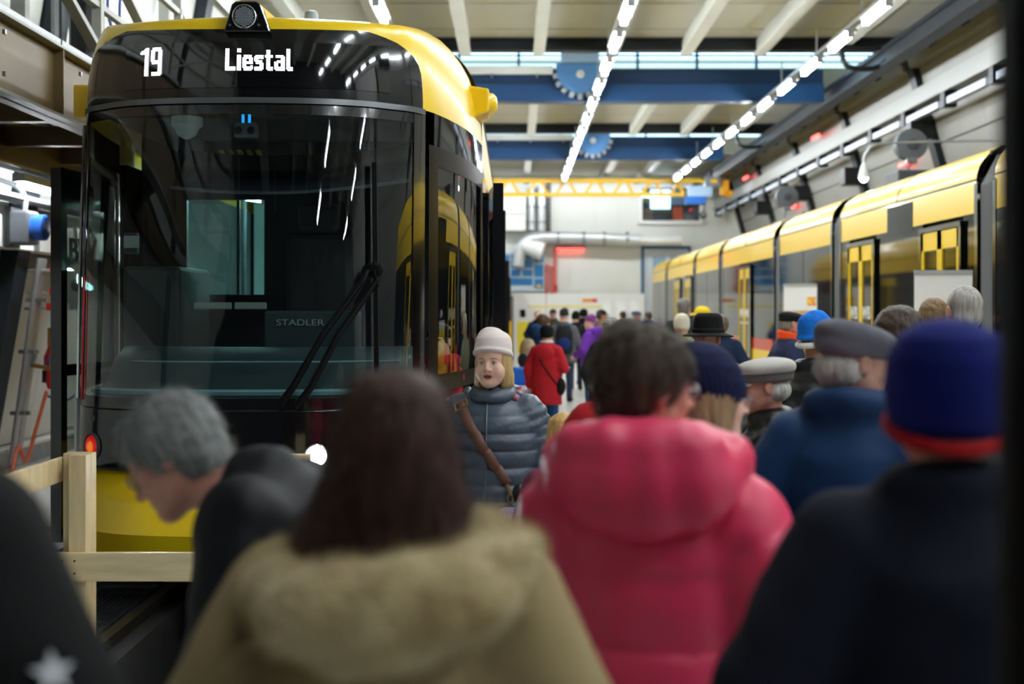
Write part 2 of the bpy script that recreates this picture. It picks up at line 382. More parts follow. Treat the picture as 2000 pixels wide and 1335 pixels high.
# crane runway on the right with cable festoon
rw = thing('crane_runway', 'dark crane runway beam with hanging cable loops along the right wall', 'crane runway', (7.05, 5, 6.6))
m = MB(); m.span(6.95, 7.15, 5, 50, 6.68, 6.75); m.span(7.03, 7.07, 5, 50, 6.42, 6.7); m.span(6.9, 7.2, 5, 50, 6.36, 6.42); m.build('runway_beam', DARKST, rw)
span('cable_tray', 7.25, 7.55, 5, 50, 6.7, 6.77, GALV, rw)
for k in range(60):
    y = 16 + k * 0.55; pts = [(7.3, y, 6.69), (7.3, y + 0.12, 6.5 - 0.05 * (k % 3)), (7.3, y + 0.4, 6.5 - 0.05 * (k % 3)), (7.3, y + 0.52, 6.69)]
    MB().tube(pts, 0.025, 5).build('cable_loop', RUB, rw)
for y in (24.2, 35.6):
    b = MB(); b.tube(spline([(6.2, y, 6.75), (6.3, y, 6.4), (6.8, y, 6.35), (7.05, y, 6.5)]), 0.05, 6); b.tube([(6.2, y, 6.75), (7.05, y, 6.75)], 0.05, 6); b.build('swing_arm', BLACKM, rw)
# white cable trunking on the right wall with strip fixtures below it
tk = thing('cable_trunking', 'long white cable trunking with strip fixtures on the right wall', 'trunking', (8.1, 6, 5.3))
zt = 5.8; xt = xr(zt + .34) - 0.24
span('trunk', xt - 0.1, xt + 0.18, 6, YB - 0.1, zt, zt + 0.34, M('trunk_grey', (150, 151, 146), .45), tk, 0.01)
span('trunk_lip', xt - 0.16, xt - 0.1, 6, YB - 0.1, zt - 0.02, zt + 0.08, MATS['trunk_grey'], tk)
STRIP = M('strip_diffuser', (190, 202, 222), 0.35)
for k in range(18):
    y = 7 + k * 2.4
    span('strip_fixture', xt - 0.12, xt + 0.0, y, y + 1.9, zt - 0.26, zt - 0.14, STRIP, tk)
    span('bracket', xt - 0.14, xt + 0.1, y + 1.98, y + 2.2, zt - 0.3, zt + 0.02, BLACKM, tk)
# hose reels, speaker boxes and small lamps on the right wall
def reel(loc, r, rz, label, mat, group=None):
    t = thing('hose_reel', label, 'hose reel', loc, rz, group)
    T = Matrix.Rotation(math.pi / 2, 4, 'X')
    MB().lathe([(r * .3, -.13), (r, -.12), (r * 1.02, -.06), (r * 1.02, .06), (r, .12), (r * .3, .13)], 24, T).build('drum', mat, t, smooth=40, local=True)
    MB().lathe([(r * .34, .12), (r * .32, .17), (.02, .18)], 18, T).build('hub', M('reel_hub', (70, 74, 76), .5), t, smooth=40, local=True)
    MB().lathe([(r * .34, -.17), (r * .32, -.18), (.02, -.18)], 18, T).build('hub', M('reel_hub', (70, 74, 76), .5), t, smooth=40, local=True)
    MB().box((0, .2, 0.02), (.12, .2, r * 1.7)).box((0, -.05, -r * 1.02), (.2, .16, .1)).build('bracket', GALV, t, local=True)
    return t
REELG = M('reel_grey', (98, 102, 104), 0.5)
for i, (px, py, d, lb) in enumerate(((1778, 283, 24.5, 'grey hose reel on the right wall above the front tram section'), (1536, 385, 34.5, 'smaller grey hose reel on the right wall further back'))):
    p = P(px, py, d); p.x = min(p.x, xr(p.z) - 0.25); reel(p, 0.3, 0.0, lb, REELG, 'right wall hose reels')
    w = MB().tube(spline([p + Vector((0, -.02, -.35)), p + Vector((-.05, -.02, -.5)), p + Vector((-.03, -.02, -.75))]), 0.015, 6).build('air_hose', M('blue_hose', (40, 70, 130), .5))
    tag(w, 'thin blue hose hanging from the %s reel of the right wall' % ('nearer', 'farther')[i], 'hose')
for i, (px, py, d) in enumerate(((1790, 250, 25.7), (1642, 345, 31.2), (1552, 378, 36.7), (1482, 406, 42.2))):
    p = P(px, py, d); p.x = xr(p.z) - 0.3
    t = thing('column_box', ['nearest', 'second', 'third', 'farthest'][i] + ' black box bracketed on a right wall column', 'box', p, 0, 'black boxes on the columns')
    box('housing', p, (0.5, 0.5, 0.42), BLACKM, t, 0.02); box('bracket', p + Vector((0.25, 0, 0)), (0.2, 0.2, 0.2), DARKST, t)
p = P(1687, 335, 22.6)
t = thing('work_lamp', 'small bright clip lamp above the right tram roof', 'lamp', p)
MB().lathe([(.02, .16), (.05, .1), (.09, -.05), (.1, -.12)], 14, Matrix.Translation(p)).build('shade', WHT, t, smooth=50)
MB().lathe([(.01, -.02), (.06, -.05), (.075, -.12), (.05, -.17), (.01, -.19)], 14, Matrix.Translation(p)).build('bulb', M('bulb_glow', (235, 245, 255), .4, emit=20), t, smooth=60)
MB().tube(spline([p + Vector((0, 0, .15)), p + Vector((.05, 0, .35)), p + Vector((.4, 0, .5)), (xr(p.z + .5), p.y, p.z + .55)]), .02, 6).build('arm', ALU, t)
# red signal lamps whose glow tints the walls
REDL = M('red_signal', (255, 60, 54), .4, emit=5)
for i, (c, lb) in enumerate(((Vector((xr(6.2) - .32, 33.5, 6.34)), 'red signal strip under the right wall ledge beyond the near crane'), (Vector((xr(6.2) - .32, 43.6, 6.34)), 'red signal strip under the right wall ledge near the back'),
          (Vector((xr(4.6) - .25, 27.6, 4.95)), 'red signal strip on the right wall above the tram'), (Vector((xr(4.6) - .25, 38.6, 4.95)), 'red signal strip on the right wall above the far tram sections'))):
    t = thing('signal_lamp', lb, 'lamp', c); span('lens', c.x - .03, c.x + .03, c.y - .35, c.y + .35, c.z - .03, c.z + .03, REDL, t); span('back_plate', c.x - .05, c.x + .1, c.y - .4, c.y + .4, c.z + .03, c.z + .06, BLACKM, t)

# ---- back wall fittings
YF = YB - 0.05
def bp(px, py, off=0.0): return P(px, py, YF - off)
def bspan(name, x0, y0, x1, y1, off, th, mats, parent=None, bevel=0):
    a, b = bp(x0, y0, off), bp(x1, y1, off)
    return span(name, a.x, b.x, YF - off - th, YF - off, b.z, a.z, mats, parent, bevel)
for i in range(16):
    for z0, z1 in ((0.1, 2.6), (2.62, 4.4), (4.42, 7.3)):
        span('wall_panel', -5.6 + i * 0.98, -5.6 + i * 0.98 + 0.965, YB - 0.04, YB + 0.02, z0, z1, WPAN, wall_back)
fx = M('window_frame_white', (236, 238, 238), .4)
wn = struct(bspan('window_3', 1247, 362, 1372, 367, 0, .12, fx))
bspan('window_frame', 1247, 367, 1254, 432, 0, .12, fx, wn); bspan('window_frame', 1366, 367, 1372, 432, 0, .12, fx, wn); bspan('window_frame', 1247, 431, 1372, 438, 0, .16, fx, wn)
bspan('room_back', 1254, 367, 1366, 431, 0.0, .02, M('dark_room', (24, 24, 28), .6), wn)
for x0, y0, x1, y1, c, nm in ((1270, 370, 1309, 408, (190, 230, 250), 'screen'), (1256, 372, 1268, 395, (90, 110, 40), 'cupboard'), (1314, 404, 1333, 430, (214, 84, 48), 'orange_cabinet'), (1310, 370, 1338, 400, (120, 140, 170), 'shelf'), (1336, 398, 1364, 428, (44, 44, 50), 'machine'), (1345, 380, 1362, 396, (40, 100, 190), 'blue_case'), (1258, 408, 1275, 430, (94, 66, 40), 'desk'), (1280, 410, 1310, 430, (34, 34, 28), 'chair_row')):
    bspan(nm, x0, y0, x1, y1, 0.02, .04, M('room_' + nm, c, .5, emit=(1.2 if nm == 'screen' else 0)), wn, .01)
bspan('pane', 1254, 367, 1366, 431, 0.08, .01, glass('room_pane', (.9, .95, .97)), wn)
DBL = M('door_blue', (54, 96, 136), .4)
dr = struct(bspan('door_1', 1256, 486, 1345, 610, 0.0, .06, M('door_leaf', (206, 214, 224), .4)))
bspan('door_frame', 1252, 482, 1257, 612, 0, .14, DBL, dr); bspan('door_frame', 1252, 481, 1348, 486, 0, .14, DBL, dr); bspan('door_frame', 1344, 482, 1348, 612, 0, .14, DBL, dr)
bspan('vision_panel', 1275, 500, 1300, 540, .06, .02, M('door_glass', (150, 180, 205), .1), dr); bspan('vision_panel', 1308, 500, 1334, 540, .06, .02, M('door_glass', (150, 180, 205), .1), dr)
DUCT = M('spiral_duct', (206, 210, 212), .3, .5, wave=(9, .3, 'X'))
t = thing('ventilation_duct', 'silver ventilation duct running along the back wall below the window', 'duct', bp(1180, 468, .5))
MB().tube(spline([bp(1012, 520, .5), bp(1020, 480, .5), bp(1045, 466, .5), bp(1090, 464, .5), bp(1180, 466, .5), bp(1250, 470, .5)], 6), .24, 16).build('duct_run', DUCT, t, smooth=60)
for px in (1090, 1140, 1180, 1225): MB().tube([bp(px - 3, 465.5, .5), bp(px + 3, 465.5, .5)], .27, 16).build('duct_collar', GALV, t, smooth=40)
MB().tube([bp(1250, 470, .5), bp(1330, 470, .5)], .17, 16).build('silencer', WHT, t, smooth=40)
MB().tube([bp(1022, 478, .5), bp(1060, 492, .6)], [.3, .36], 16).build('outlet', WHT, t, smooth=40)
for px in (1038, 1058):
    t = thing('riser_duct', ['left', 'right'][px > 1045] + ' silver riser duct climbing the back wall', 'duct', bp(px, 456, .35), 0, 'riser ducts')
    MB().tube([bp(px, 450, .35), bp(px, 364, .35)], .15, 14).build('pipe', DUCT, t, smooth=60)
    for py in (372, 404, 434): MB().tube([bp(px, py + 2, .35), bp(px, py - 2, .35)], .175, 14).build('clamp', GALV, t, smooth=40)
t = thing('cable_ladder', 'black vertical cable ladder on the back wall beside the riser ducts', 'cable ladder', bp(1071, 458, .1))
for px in (1068, 1074): bspan('stile', px - 1, 345, px + 1, 458, .0, .12, BLACKM, t)
for k in range(14): bspan('rung', 1068, 350 + k * 8, 1074, 352 + k * 8, .02, .06, BLACKM, t)
t = thing('vent_box', 'white ventilation cabinet high on the back wall left of the ducts', 'cabinet', bp(1000, 440, .6)); bspan('housing', 972, 385, 1026, 452, .0, .7, WHT, t, .02); bspan('seam', 973, 417, 1025, 419, .7, .02, GALV, t)
# blue switchboard
BB = M('board_blue', (18, 112, 172), .4); t = thing('switchboard', 'blue equipment board with pale frames on the back wall', 'board', bp(1022, 566, .3))
bspan('backplate', 986, 494, 1063, 568, .0, .2, M('board_pale', (190, 206, 214), .45), t)
for x0, y0, x1, y1 in ((998, 507, 1018, 522), (1021, 507, 1040, 522), (998, 526, 1016, 539), (1021, 526, 1040, 539), (998, 543, 1040, 556), (1044, 500, 1061, 512), (1044, 516, 1061, 540), (1044, 544, 1061, 562), (998, 497, 1016, 504), (1021, 497, 1040, 504), (988, 497, 994, 515), (988, 518, 994, 530), (988, 534, 994, 562)):
    bspan('panel', x0, y0, x1, y1, .2, .04, BB, t, .01)
bspan('warning_plate', 1048, 556, 1057, 561, .24, .02, YEL, t)
t = thing('fire_point', 'red pipework and valves on the back wall beside the blue board', 'pipework', bp(1078, 568, .2))
for px, a, b in ((1068, 515, 690), (1078, 520, 690), (1084, 484, 690)): MB().tube([bp(px, b, .2), bp(px, a, .2)], .06, 8).build('pipe', M('red_pipe', (216, 110, 104), .4), t, smooth=60)
MB().tube([bp(1066, 520, .2), bp(1086, 522, .2)], .06, 8).build('pipe', M('red_pipe', (216, 110, 104), .4), t); bspan('valve', 1082, 556, 1088, 568, .1, .2, REDP, t, .02)
t = thing('signal_lamp', 'red warning lamp strip on the back wall under the duct', 'lamp', bp(1120, 485, .1)); bspan('lens', 1088, 485, 1140, 486.5, .06, .06, REDL, t); bspan('back_plate', 1086, 482.5, 1142, 485, .0, .16, BLACKM, t)
# exhibition wall in front of the back wall
d = 46.0
def ep(px, py): return P(px, py, d)
def espan(name, x0, y0, x1, y1, off, th, mats, parent, bevel=0):
    a, b = ep(x0, y0), ep(x1, y1); return span(name, a.x, b.x, d - off - th, d - off, max(b.z, 0.005), a.z, mats, parent, bevel)
t = thing('display_wall', 'long white display wall with yellow stripe and small logo at the back', 'display', (ep(1130, 600).x, d, 0))
DW = M('display_white', (244, 246, 244), .45)
for x0, x1 in ((1003, 1066), (1067, 1130), (1131, 1194), (1195, 1258)): espan('board', x0, 573, x1, 706, 0, .08, DW, t)
espan('yellow_stripe', 1030, 597, 1176, 600, .08, .01, M('stripe_yellow', (244, 226, 60), .5), t); espan('yellow_field', 1010, 628, 1070, 690, .08, .01, M('stripe_yellow', (244, 226, 60), .5), t)
LOGO_O = M('logo_orange', (240, 160, 40), .5); LOGO_R = M('logo_red', (224, 50, 40), .5)
espan('logo', 1137, 583, 1157, 590, .08, .01, LOGO_O, t); espan('logo_end', 1157, 583, 1166, 590, .08, .01, LOGO_R, t)
for k in range(4): espan('print_block', 1014 + k * 2, 604 + k * 0, 1026, 620, .08, .006, M('print_grey', (214, 222, 224), .5), t)
for i, px in enumerate((1185, 1213, 1238)):
    t = thing('display_panel', ['left', 'middle', 'right'][i] + ' small white display panel beside the display wall', 'display', (P(px, 600, 44.).x, 44., 0), 0, 'small display panels')
    a, b = P(px - 8, 590, 44.), P(px + 8, 650, 44.); span('panel', a.x, b.x, 43.98, 44.02, b.z, a.z, DW, t, .005); span('post', (a.x + b.x) / 2 - .03, (a.x + b.x) / 2 + .03, 44.02, 44.06, 0, b.z + .4, ALU, t); span('foot', a.x, b.x, 43.85, 44.2, 0, .03, ALU, t)
t = thing('door_cabinet', 'grey locker cabinet at the left end of the display wall', 'cabinet', (P(1000, 600, 47).x, 47, 0)); a, b = P(993, 582, 47.), P(1008, 600, 47.)
span('body', a.x - .1, b.x, 47, 47.5, 0, a.z, M('locker_grey', (150, 140, 140), .5), t); span('cap', a.x - .12, b.x + .03, 46.97, 47.5, a.z, a.z + .05, DBL, t); span('door', a.x - .05, b.x - .04, 46.97, 47, .1, a.z - .1, M('locker_door', (166, 150, 150), .5), t)
# yellow lattice girder of the bridge at the back
d = 44.0
t = thing('lattice_girder', 'yellow lattice crane girder across the back of the hall', 'girder', P(1150, 366, d))
a0, a1 = P(940, 353, d), P(1408, 353, d); b0, b1 = P(940, 380, d), P(1336, 380, d)
MB().bar(a0, a1, .14, .13).build('top_chord', YEL, t); MB().bar(b0, b1, .14, .13).build('bottom_chord', YEL, t)
for k in range(8):
    x = 945 + k * 56
    if x + 30 < 1340:
        MB().bar(P(x, 356, d), P(x + 12, 378, d), .09, .09, (0, 1, 0)).build('diagonal', YEL, t); MB().bar(P(x + 44, 356, d), P(x + 30, 378, d), .09, .09, (0, 1, 0)).build('diagonal', YEL, t)
MB().bar(P(1322, 356, d), P(1336, 378, d), .1, .1, (0, 1, 0)).build('diagonal', YEL, t)
for sx in (940, 1388): MB().bar(P(sx, 350, d), P(sx, 332, d), .1, .1, (0, 1, 0)).build('hanger', DARKST, t)
t = thing('hoist_trolley', 'grey and blue hoist trolley with hook at the end of the yellow girder', 'hoist', P(1392, 362, d - .2))
def hs(nm, x0, y0, x1, y1, y, th, mt, bv=.02): a, b = P(x0, y0, y), P(x1, y1, y); return span(nm, a.x, b.x, y, y + th, b.z, a.z, mt, t, bv)
hs('motor_box', 1378, 345, 1408, 364, d - .6, .5, M('hoist_grey', (120, 126, 132), .5)); hs('blue_drum', 1340, 382, 1380, 398, d - .5, .4, M('hoist_blue', (36, 104, 190), .4)); hs('gear_case', 1345, 362, 1392, 384, d - .5, .5, M('hoist_pale2', (160, 186, 210), .5)); hs('label_plate', 1388, 350, 1402, 357, d - .64, .04, YEL)
MB().tube([P(1374, 398, d - .3), P(1374, 412, d - .3)], .02, 6).build('chain', BLACKM, t)
MB().tube(spline([P(1374, 412, d - .3), P(1369, 418, d - .3), P(1372, 425, d - .3), P(1379, 421, d - .3)]), .04, 6).build('hook', BLACKM, t)
hs('arm', 1408, 350, 1424, 382, d - .5, .3, M('hoist_orange', (226, 160, 30), .4)); hs('counterweight', 1418, 372, 1432, 384, d - .5, .3, M('hoist_orange', (226, 160, 30), .4))

# ---- roof access platform on the left, seen above and beside the front tram
PST = M('platform_steel', (118, 100, 68), .45, .1, var=(2, .1)); PWH = M('platform_white', (166, 168, 160), .45)
t = thing('access_platform', 'steel roof access platform with girders on the left of the front tram', 'platform', (-4.2, 6, 3.2))
def ibeam(nm, x, y0, y1, z0, z1, w, mt):
    m = MB(); m.span(x - .012, x + .012, y0, y1, z0, z1); m.build(nm + '_web', mt, t)
    span(nm + '_flange', x - w / 2, x + w / 2, y0, y1, z1 - .02, z1, PWH, t); span(nm + '_flange', x - w / 2, x + w / 2, y0, y1, z0, z0 + .02, PWH, t)
ibeam('girder', -3.5, 0.2, 44, 3.2, 3.74, .2, PST)
ibeam('rear_girder', -4.75, 0.2, 44, 3.1, 3.6, .2, PST)
for k in range(26):
    y = 5.2 + k * 1.5
    span('stiffener', -3.6, -3.41, y, y + .015, 3.22, 3.72, PST, t); span('cross_beam', -4.75, -3.5, y + .7, y + .8, 3.28, 3.46, PST, t)
    MB().box((-3.40, y + .35, 3.32), (.02, .03, .03)).box((-3.40, y + .35, 3.6), (.02, .03, .03)).build('bolt', GALV, t)
    if y + 1.47 < 44: span('deck_plank', -5.0, -3.42, y, y + 1.47, 3.75, 3.79, GALV, t)
for k in range(17):
    y = 0.4 + k * 2.6
    span('post', -3.56, -3.48, y, y + .08, 3.79, 5.4, PWH, t); MB().bar((-3.52, y + .04, 4.9), (-3.52, y + 2.6, 3.95), .05, .09, (1, 0, 0)).build('brace', PWH, t)
    (span('post', -4.98, -4.9, y, y + .08, 0.0, 3.75, PWH, t) if y > 16 else None)
for z in (4.3, 4.85, 5.4): span('handrail', -3.55, -3.49, 0.4, 42, z, z + .05, PWH, t)
# upper gallery frame behind
for k in range(7):
    y = 12 + k * 5; span('frame_post', -4.72, -4.58, y, y + .12, 3.79, 6.7, PWH, t); MB().bar((-4.65, y, 6.5), (-4.65, y + 2.6, 4.4), .07, .1, (1, 0, 0)).build('frame_brace', PWH, t)
span('frame_rail', -4.7, -4.6, 12, 44, 6.5, 6.62, PWH, t)
for k in range(3):
    a = Vector((-4.2, 12.5 + k * .4, 6.3)); MB().tube(spline([a, a + Vector((.1, .1, -.8)), a + Vector((.05, .2, -1.5)), a + Vector((.2, .2, -1.9))]), .018, 6).build('hanging_cable', M('blue_cable', (30, 70, 150), .5), t)
MB().tube([(-4.0, 12.0, 4.0), (-4.0, 12.0, 5.9)], .16, 12).build('gas_strut', BLACKM, t); MB().tube([(-4.25, 11.9, 4.1), (-4.25, 11.9, 5.9)], .05, 8).build('pipe', GALV, t)
# lower soffit with perforated tray and a lit tube
span('soffit_tray', -5.15, -4.88, 9, 44, 2.86, 2.9, M('tray_dark', (96, 98, 100), .5, .4), t)
lt = thing('tube_light', 'short lit tube lamp under the left platform beside the tram', 'light', (-4.72, 12.9, 2.93)); span('housing', -4.78, -4.66, 12.2, 13.6, 2.98, 3.06, ALU, lt); MB().tube([(-4.72, 12.25, 2.95), (-4.72, 13.55, 2.95)], .03, 8).build('tube', M('small_tube', (244, 250, 255), .4, emit=45), lt)
for k in range(6):
    lt2 = thing('tube_light', ORD[k] + ' tube lamp under the left platform beyond the tram nose', 'light', (-4.72, 16.4 + 4 * k, 2.93), 0, 'tube lamps under the platform'); MB().tube([(-4.72, 15.8 + 4 * k, 2.95), (-4.72, 17.0 + 4 * k, 2.95)], .03, 8).build('tube', MATS['small_tube'], lt2); span('housing', -4.78, -4.66, 15.7 + 4 * k, 17.1 + 4 * k, 2.98, 3.06, ALU, lt2)
# service gear on the left wall
def lw(px, py, off=.3):                      # point on the left wall plane (pushed into the room by off)
    # solve depth where the ray meets x = xl(z) + off
    dx = (px - 1003) / FPX; dz = -(py - 612) / FPX
    dd = (XL0 + off + LL * CAMZ) / (dx - LL * dz); return P(px, py, dd)
t = thing('wall_beam', 'white horizontal cable channel on the left wall', 'channel', (-5.1, 12, 2.3)); a = lw(0, 450, .25); z = a.z
m = MB().span(xl(z) + .05, xl(z) + .27, 10, 44, z - .16, z + .16).build('channel', WHT, t)
for k in range(12): span('clip', xl(z) + .27, xl(z) + .29, 11 + k * 1.3, 11.12 + k * 1.3, z - .17, z + .17, GALV, t)
p = lw(48, 445, .45)
t = thing('socket_box', 'grey power socket box with a blue cap on the left wall channel', 'socket box', p)
box('housing', p, (.2, .3, .34), M('socket_grey', (84, 88, 92), .45), t, .03); MB().lathe([(.11, 0), (.13, .05), (.13, .13), (.1, .15)], 16, frame(p + Vector((.1, -.05, 0)), (0, 1, 0), (0, 0, 1))).build('cap', M('socket_blue', (30, 84, 170), .25), t, smooth=40)
MB().tube(spline([p + Vector((0, 0, .17)), p + Vector((0, 0, .3)), p + Vector((-.08, 0, .42)), p + Vector((-.3, 0, .5))]), .03, 8).build('conduit', ALU, t, smooth=60); box('clamp', p + Vector((-.12, 0, 0)), (.06, .24, .4), BLACKM, t)
for i, (px0, px1, r, nm) in enumerate(((22, 78, .035, 'thin'), (31, 84, .05, 'thick'))):
    a, b = lw(px0, 905, .32), lw(px1, 505, .32); t = thing('wall_pipe', nm + ' silver pipe rising along the left wall beside the dark column', 'pipe', a, 0, 'left wall pipes'); MB().tube([a, b], r, 10).build('pipe', ALU, t, smooth=60)
    for f in (.25, .55, .8): q = a.lerp(b, f); box('clamp', q, (.16, .06, .04), GALV, t)
p = lw(62, 705, .35); t = thing('pipe_tap', 'brass tap with bent silver pipes on the left wall', 'tap', p)
MB().tube(spline([p + Vector((-.08, 0, .1)), p + Vector((0, 0, .14)), p + Vector((.05, -.02, .06)), p + Vector((0, 0, -.05))]), .022, 8).build('elbow', ALU, t, smooth=60); MB().tube([p + Vector((0, 0, -.04)), p + Vector((.24, -.05, -.08))], .024, 8).build('spout', M('brass', (176, 140, 70), .35, .8), t); box('lever', p + Vector((.2, -.05, 0)), (.02, .03, .12), M('blue_lever', (40, 70, 120), .4), t)
p = lw(98, 710, .45); t = thing('red_coupling', 'red hose coupling hanging beside the dark column on the left', 'coupling', p)
MB().lathe([(.02, .2), (.05, .12), (.07, .08), (.07, -.06), (.04, -.1), (.05, -.2), (.025, -.28)], 12, Matrix.Translation(p)).build('body', REDP, t, smooth=40); MB().lathe([(.03, .4), (.03, .2)], 10, Matrix.Translation(p)).build('stem', M('brass', (176, 140, 70), .35, .8), t); box('valve_handle', p + Vector((-.06, 0, -.14)), (.05, .03, .14), DARKST, t)
a = p + Vector((-.02, -.05, -.3)); fz = .03
w = MB().tube(spline([a, a + Vector((-.08, -.1, -.4)), a + Vector((-.15, -.2, -.75)), Vector((a.x - .12, a.y - .5, .3)), Vector((a.x - .1, a.y - .8, fz)), Vector((a.x - .15, a.y - 1.3, fz)), Vector((a.x - .3, a.y - 1.6, fz))]), .022, 7).build('orange_hose', M('orange_hose', (232, 120, 84), .5), None, smooth=60)
tag(w, 'orange spiral hose hanging down to the floor by the left wall', 'hose')
for i, yy in enumerate((13.0, 13.35, 9.95)):
    w = MB().tube(spline([(-5.7, yy, .025), (-4.9, yy - .1, .025), (-4.4, yy + .15, .025), (-3.9 if i < 2 else -3.1, yy + .05, .025)]), .025, 7).build('floor_cable', ORNG, None, smooth=60)
    tag(w, ['orange cable on the floor at the foot of the left wall', 'second orange cable on the floor by the left wall', 'orange cable lying across the floor behind the wooden barrier'][i], 'cable', 'orange floor cables')
for i, (px, py) in enumerate(((95, 528), (93, 572), (88, 602))):
    p = lw(px, py, .42); t = thing('valve', ['top', 'middle', 'bottom'][i] + ' small red valve on the dark left wall column', 'valve', p, 0, 'small red valves'); MB().tube([p + Vector((-.22, 0, 0)), p + Vector((.1, 0, 0))], .016, 6).build('stub', ALU, t); box('handle', p + Vector((.05, -.02, .02)), (.05, .03, .08), REDP, t)
p = lw(152, 556, .3); reel(p, .24, 0.35, 'round grey hose reel on the left wall seen through the open cab door', M('reel_lightgrey', (150, 154, 152), .5))
w = MB().tube(spline([p + Vector((0, 0, -.24)), p + Vector((.1, 0, -.7)), p + Vector((.12, 0, -1.05)), p + Vector((-.1, 0, -1.35)), p + Vector((-.4, 0, -1.3))]), .014, 6).build('air_hose', M('blue_hose2', (28, 84, 170), .5), None, smooth=60); tag(w, 'thin blue hose looping down from the left wall reel', 'hose')
t = thing('skirting_duct', 'low grey metal duct along the foot of the left wall', 'duct', (-5.5, 10, 0)); span('duct', xl(0) + .0, xl(0) + .22, 9, 44, 0.0, .2, GALV, t); span('duct_lid', xl(0), xl(0) + .25, 9, 44, .2, .23, WHT, t)
# ================================================================= TRAMS
TY = M('tram_yellow', (246, 206, 22), .3, coat=.3); TB = M('tram_black', (10, 11, 13), .16, coat=.8)
TGL = M('tram_dark_glass', (8, 10, 12), .05, spec=.35); TRED = M('tram_red', (206, 52, 28), .3, coat=.4)
TGREY = M('tram_grey', (70, 74, 78), .45); BELL = M('bellows_grey', (112, 114, 116), .7); UND = M('underframe', (18, 18, 19), .7)
SEAM = M('panel_gap', (30, 28, 20), .6); CHR = M('chrome', (205, 208, 210), .18, 1.0)
XC, YN = -1.62, 7.35
_pl = spline([(0, 0, 0), (.4, .03, 0), (.7, .12, 0), (.9, .27, 0), (1.0, .42, 0), (1.06, .58, 0), (1.14, .85, 0), (1.25, 1.35, 0), (1.33, 1.85, 0), (1.38, 2.4, 0)], 12)
_px, _py = np.array([p.x for p in _pl]), np.array([p.y for p in _pl])
def plan(x): return float(np.interp(abs(x), _px, _py))
def sb(z): return float(np.interp(z, [.16, .45, .8, .82, 1.22, 2.0, 2.98, 3.03], [.10, -.06, .05, .0, .02, .09, .24, .25]))
def sstep(a, b, x): t = min(1, max(0, (x - a) / (b - a))); return t * t * (3 - 2 * t)
def S(x, z, out=0.0):
    p = Vector((XC + x, YN + plan(x) + sb(z) * (1 - sstep(.85, 1.3, abs(x))), z))
    if out:
        e = 0.004; x2 = x + e if x < 1.375 else x - e
        q = Vector((XC + x2, YN + plan(x2) + sb(z) * (1 - sstep(.85, 1.3, abs(x2))), z))
        t = (q - p) * (1 if x2 > x else -1); n = Vector((t.y, -t.x, 0)).normalized(); p = p + n * out
    return p
def up(x, phi, out=0.0):                       # yellow cab shell above the windscreen
    base = S(x, 3.0); e = .004; x2 = x + e if x < 1.375 else x - e
    t = (S(x2, 3.0) - base) * (1 if x2 > x else -1); n = Vector((t.y, -t.x, 0)).normalized()
    f = max(0, min(1, (base.y - YN - .25) / 2.1)); ro = .06 + .38 * f; hz = .47 + .33 * f
    o = ro * (1 - math.cos(phi)); nn = Vector((n.x * math.cos(phi), n.y * math.cos(phi), math.sin(phi)))
    return base - n * o + Vector((0, 0, hz * math.sin(phi))) + nn * out
def xs_range(a, b, n): return [a + (b - a) * i / n for i in range(n + 1)]
XSF = sorted(set([round(v, 4) for v in list(_px[::3]) + [-v for v in _px[::3]]]))

TRAM = thing('tram', 'black and yellow tram on the left with number 19 on its front display', 'tram', (XC, YN, 0), 0)
g = [[S(x, z) for z in (.16, .18, .3, .42, .45, .48, .6, .8)] for x in XSF]
skirt = MB().sheet(g).build('front_skirt', TY, TRAM, smooth=25, solid=.02)
for x in (-.87, .87):
    MB().tube([S(x, z, .004) for z in (.17, .3, .45, .6, .8)], .008, 5).build('panel_gap', SEAM, skirt)
MB().tube([S(x, .812, .006) for x in XSF], .012, 6).build('panel_gap', SEAM, TRAM)
lowp = MB().sheet([[S(x, z) for z in (.825, .9, 1.0, 1.1, 1.15, 1.165)] for x in XSF]).build('lower_panel', TB, TRAM, smooth=60, solid=.02)
# windscreen and its black surround
WS = glass('windscreen_glass', (.80, .93, .93), ior=1.5)
wx = xs_range(-1.02, 1.02, 40)
MB().sheet([[S(x, z) for z in xs_range(1.2, 2.95, 14)] for x in wx]).build('windscreen', WS, TRAM, smooth=180)
fr = MB()
fr.sheet([[S(x, z, .006) for z in (1.16, 1.18, 1.23)] for x in wx]); fr.sheet([[S(x, z, .006) for z in (2.9, 2.94, 3.0)] for x in wx])
for s in (-1, 1): fr.sheet([[S(s * x, z, .006) for z in xs_range(1.16, 3.0, 12)] for x in (1.0, 1.02, 1.04, 1.06)])
fr.build('windscreen_surround', TB, TRAM, smooth=60)
MB().sheet([[S(x, z, .02) for z in (2.965, 2.98, 3.0)] for x in xs_range(-1.05, 1.05, 40)]).build('header_strip', M('strip_grey', (96, 98, 100), .3, .5), TRAM, smooth=60)
MB().tube([S(-.985, z, .012) for z in xs_range(1.2, 1.95, 8)], .006, 6).build('red_line', M('red_line', (214, 22, 40), .3), TRAM)  # thin red line up the lower left edge of the windscreen
MB().tube([S(-1.055, z, .02) for z in xs_range(1.2, 2.9, 10)], .012, 6).build('side_trim', CHR, TRAM)
MB().tube([S(-1.06, z, .02) for z in xs_range(.85, 1.24, 8)], .022, 8).build('side_trim', M('trim_white', (200, 204, 206), .3, .3), TRAM)
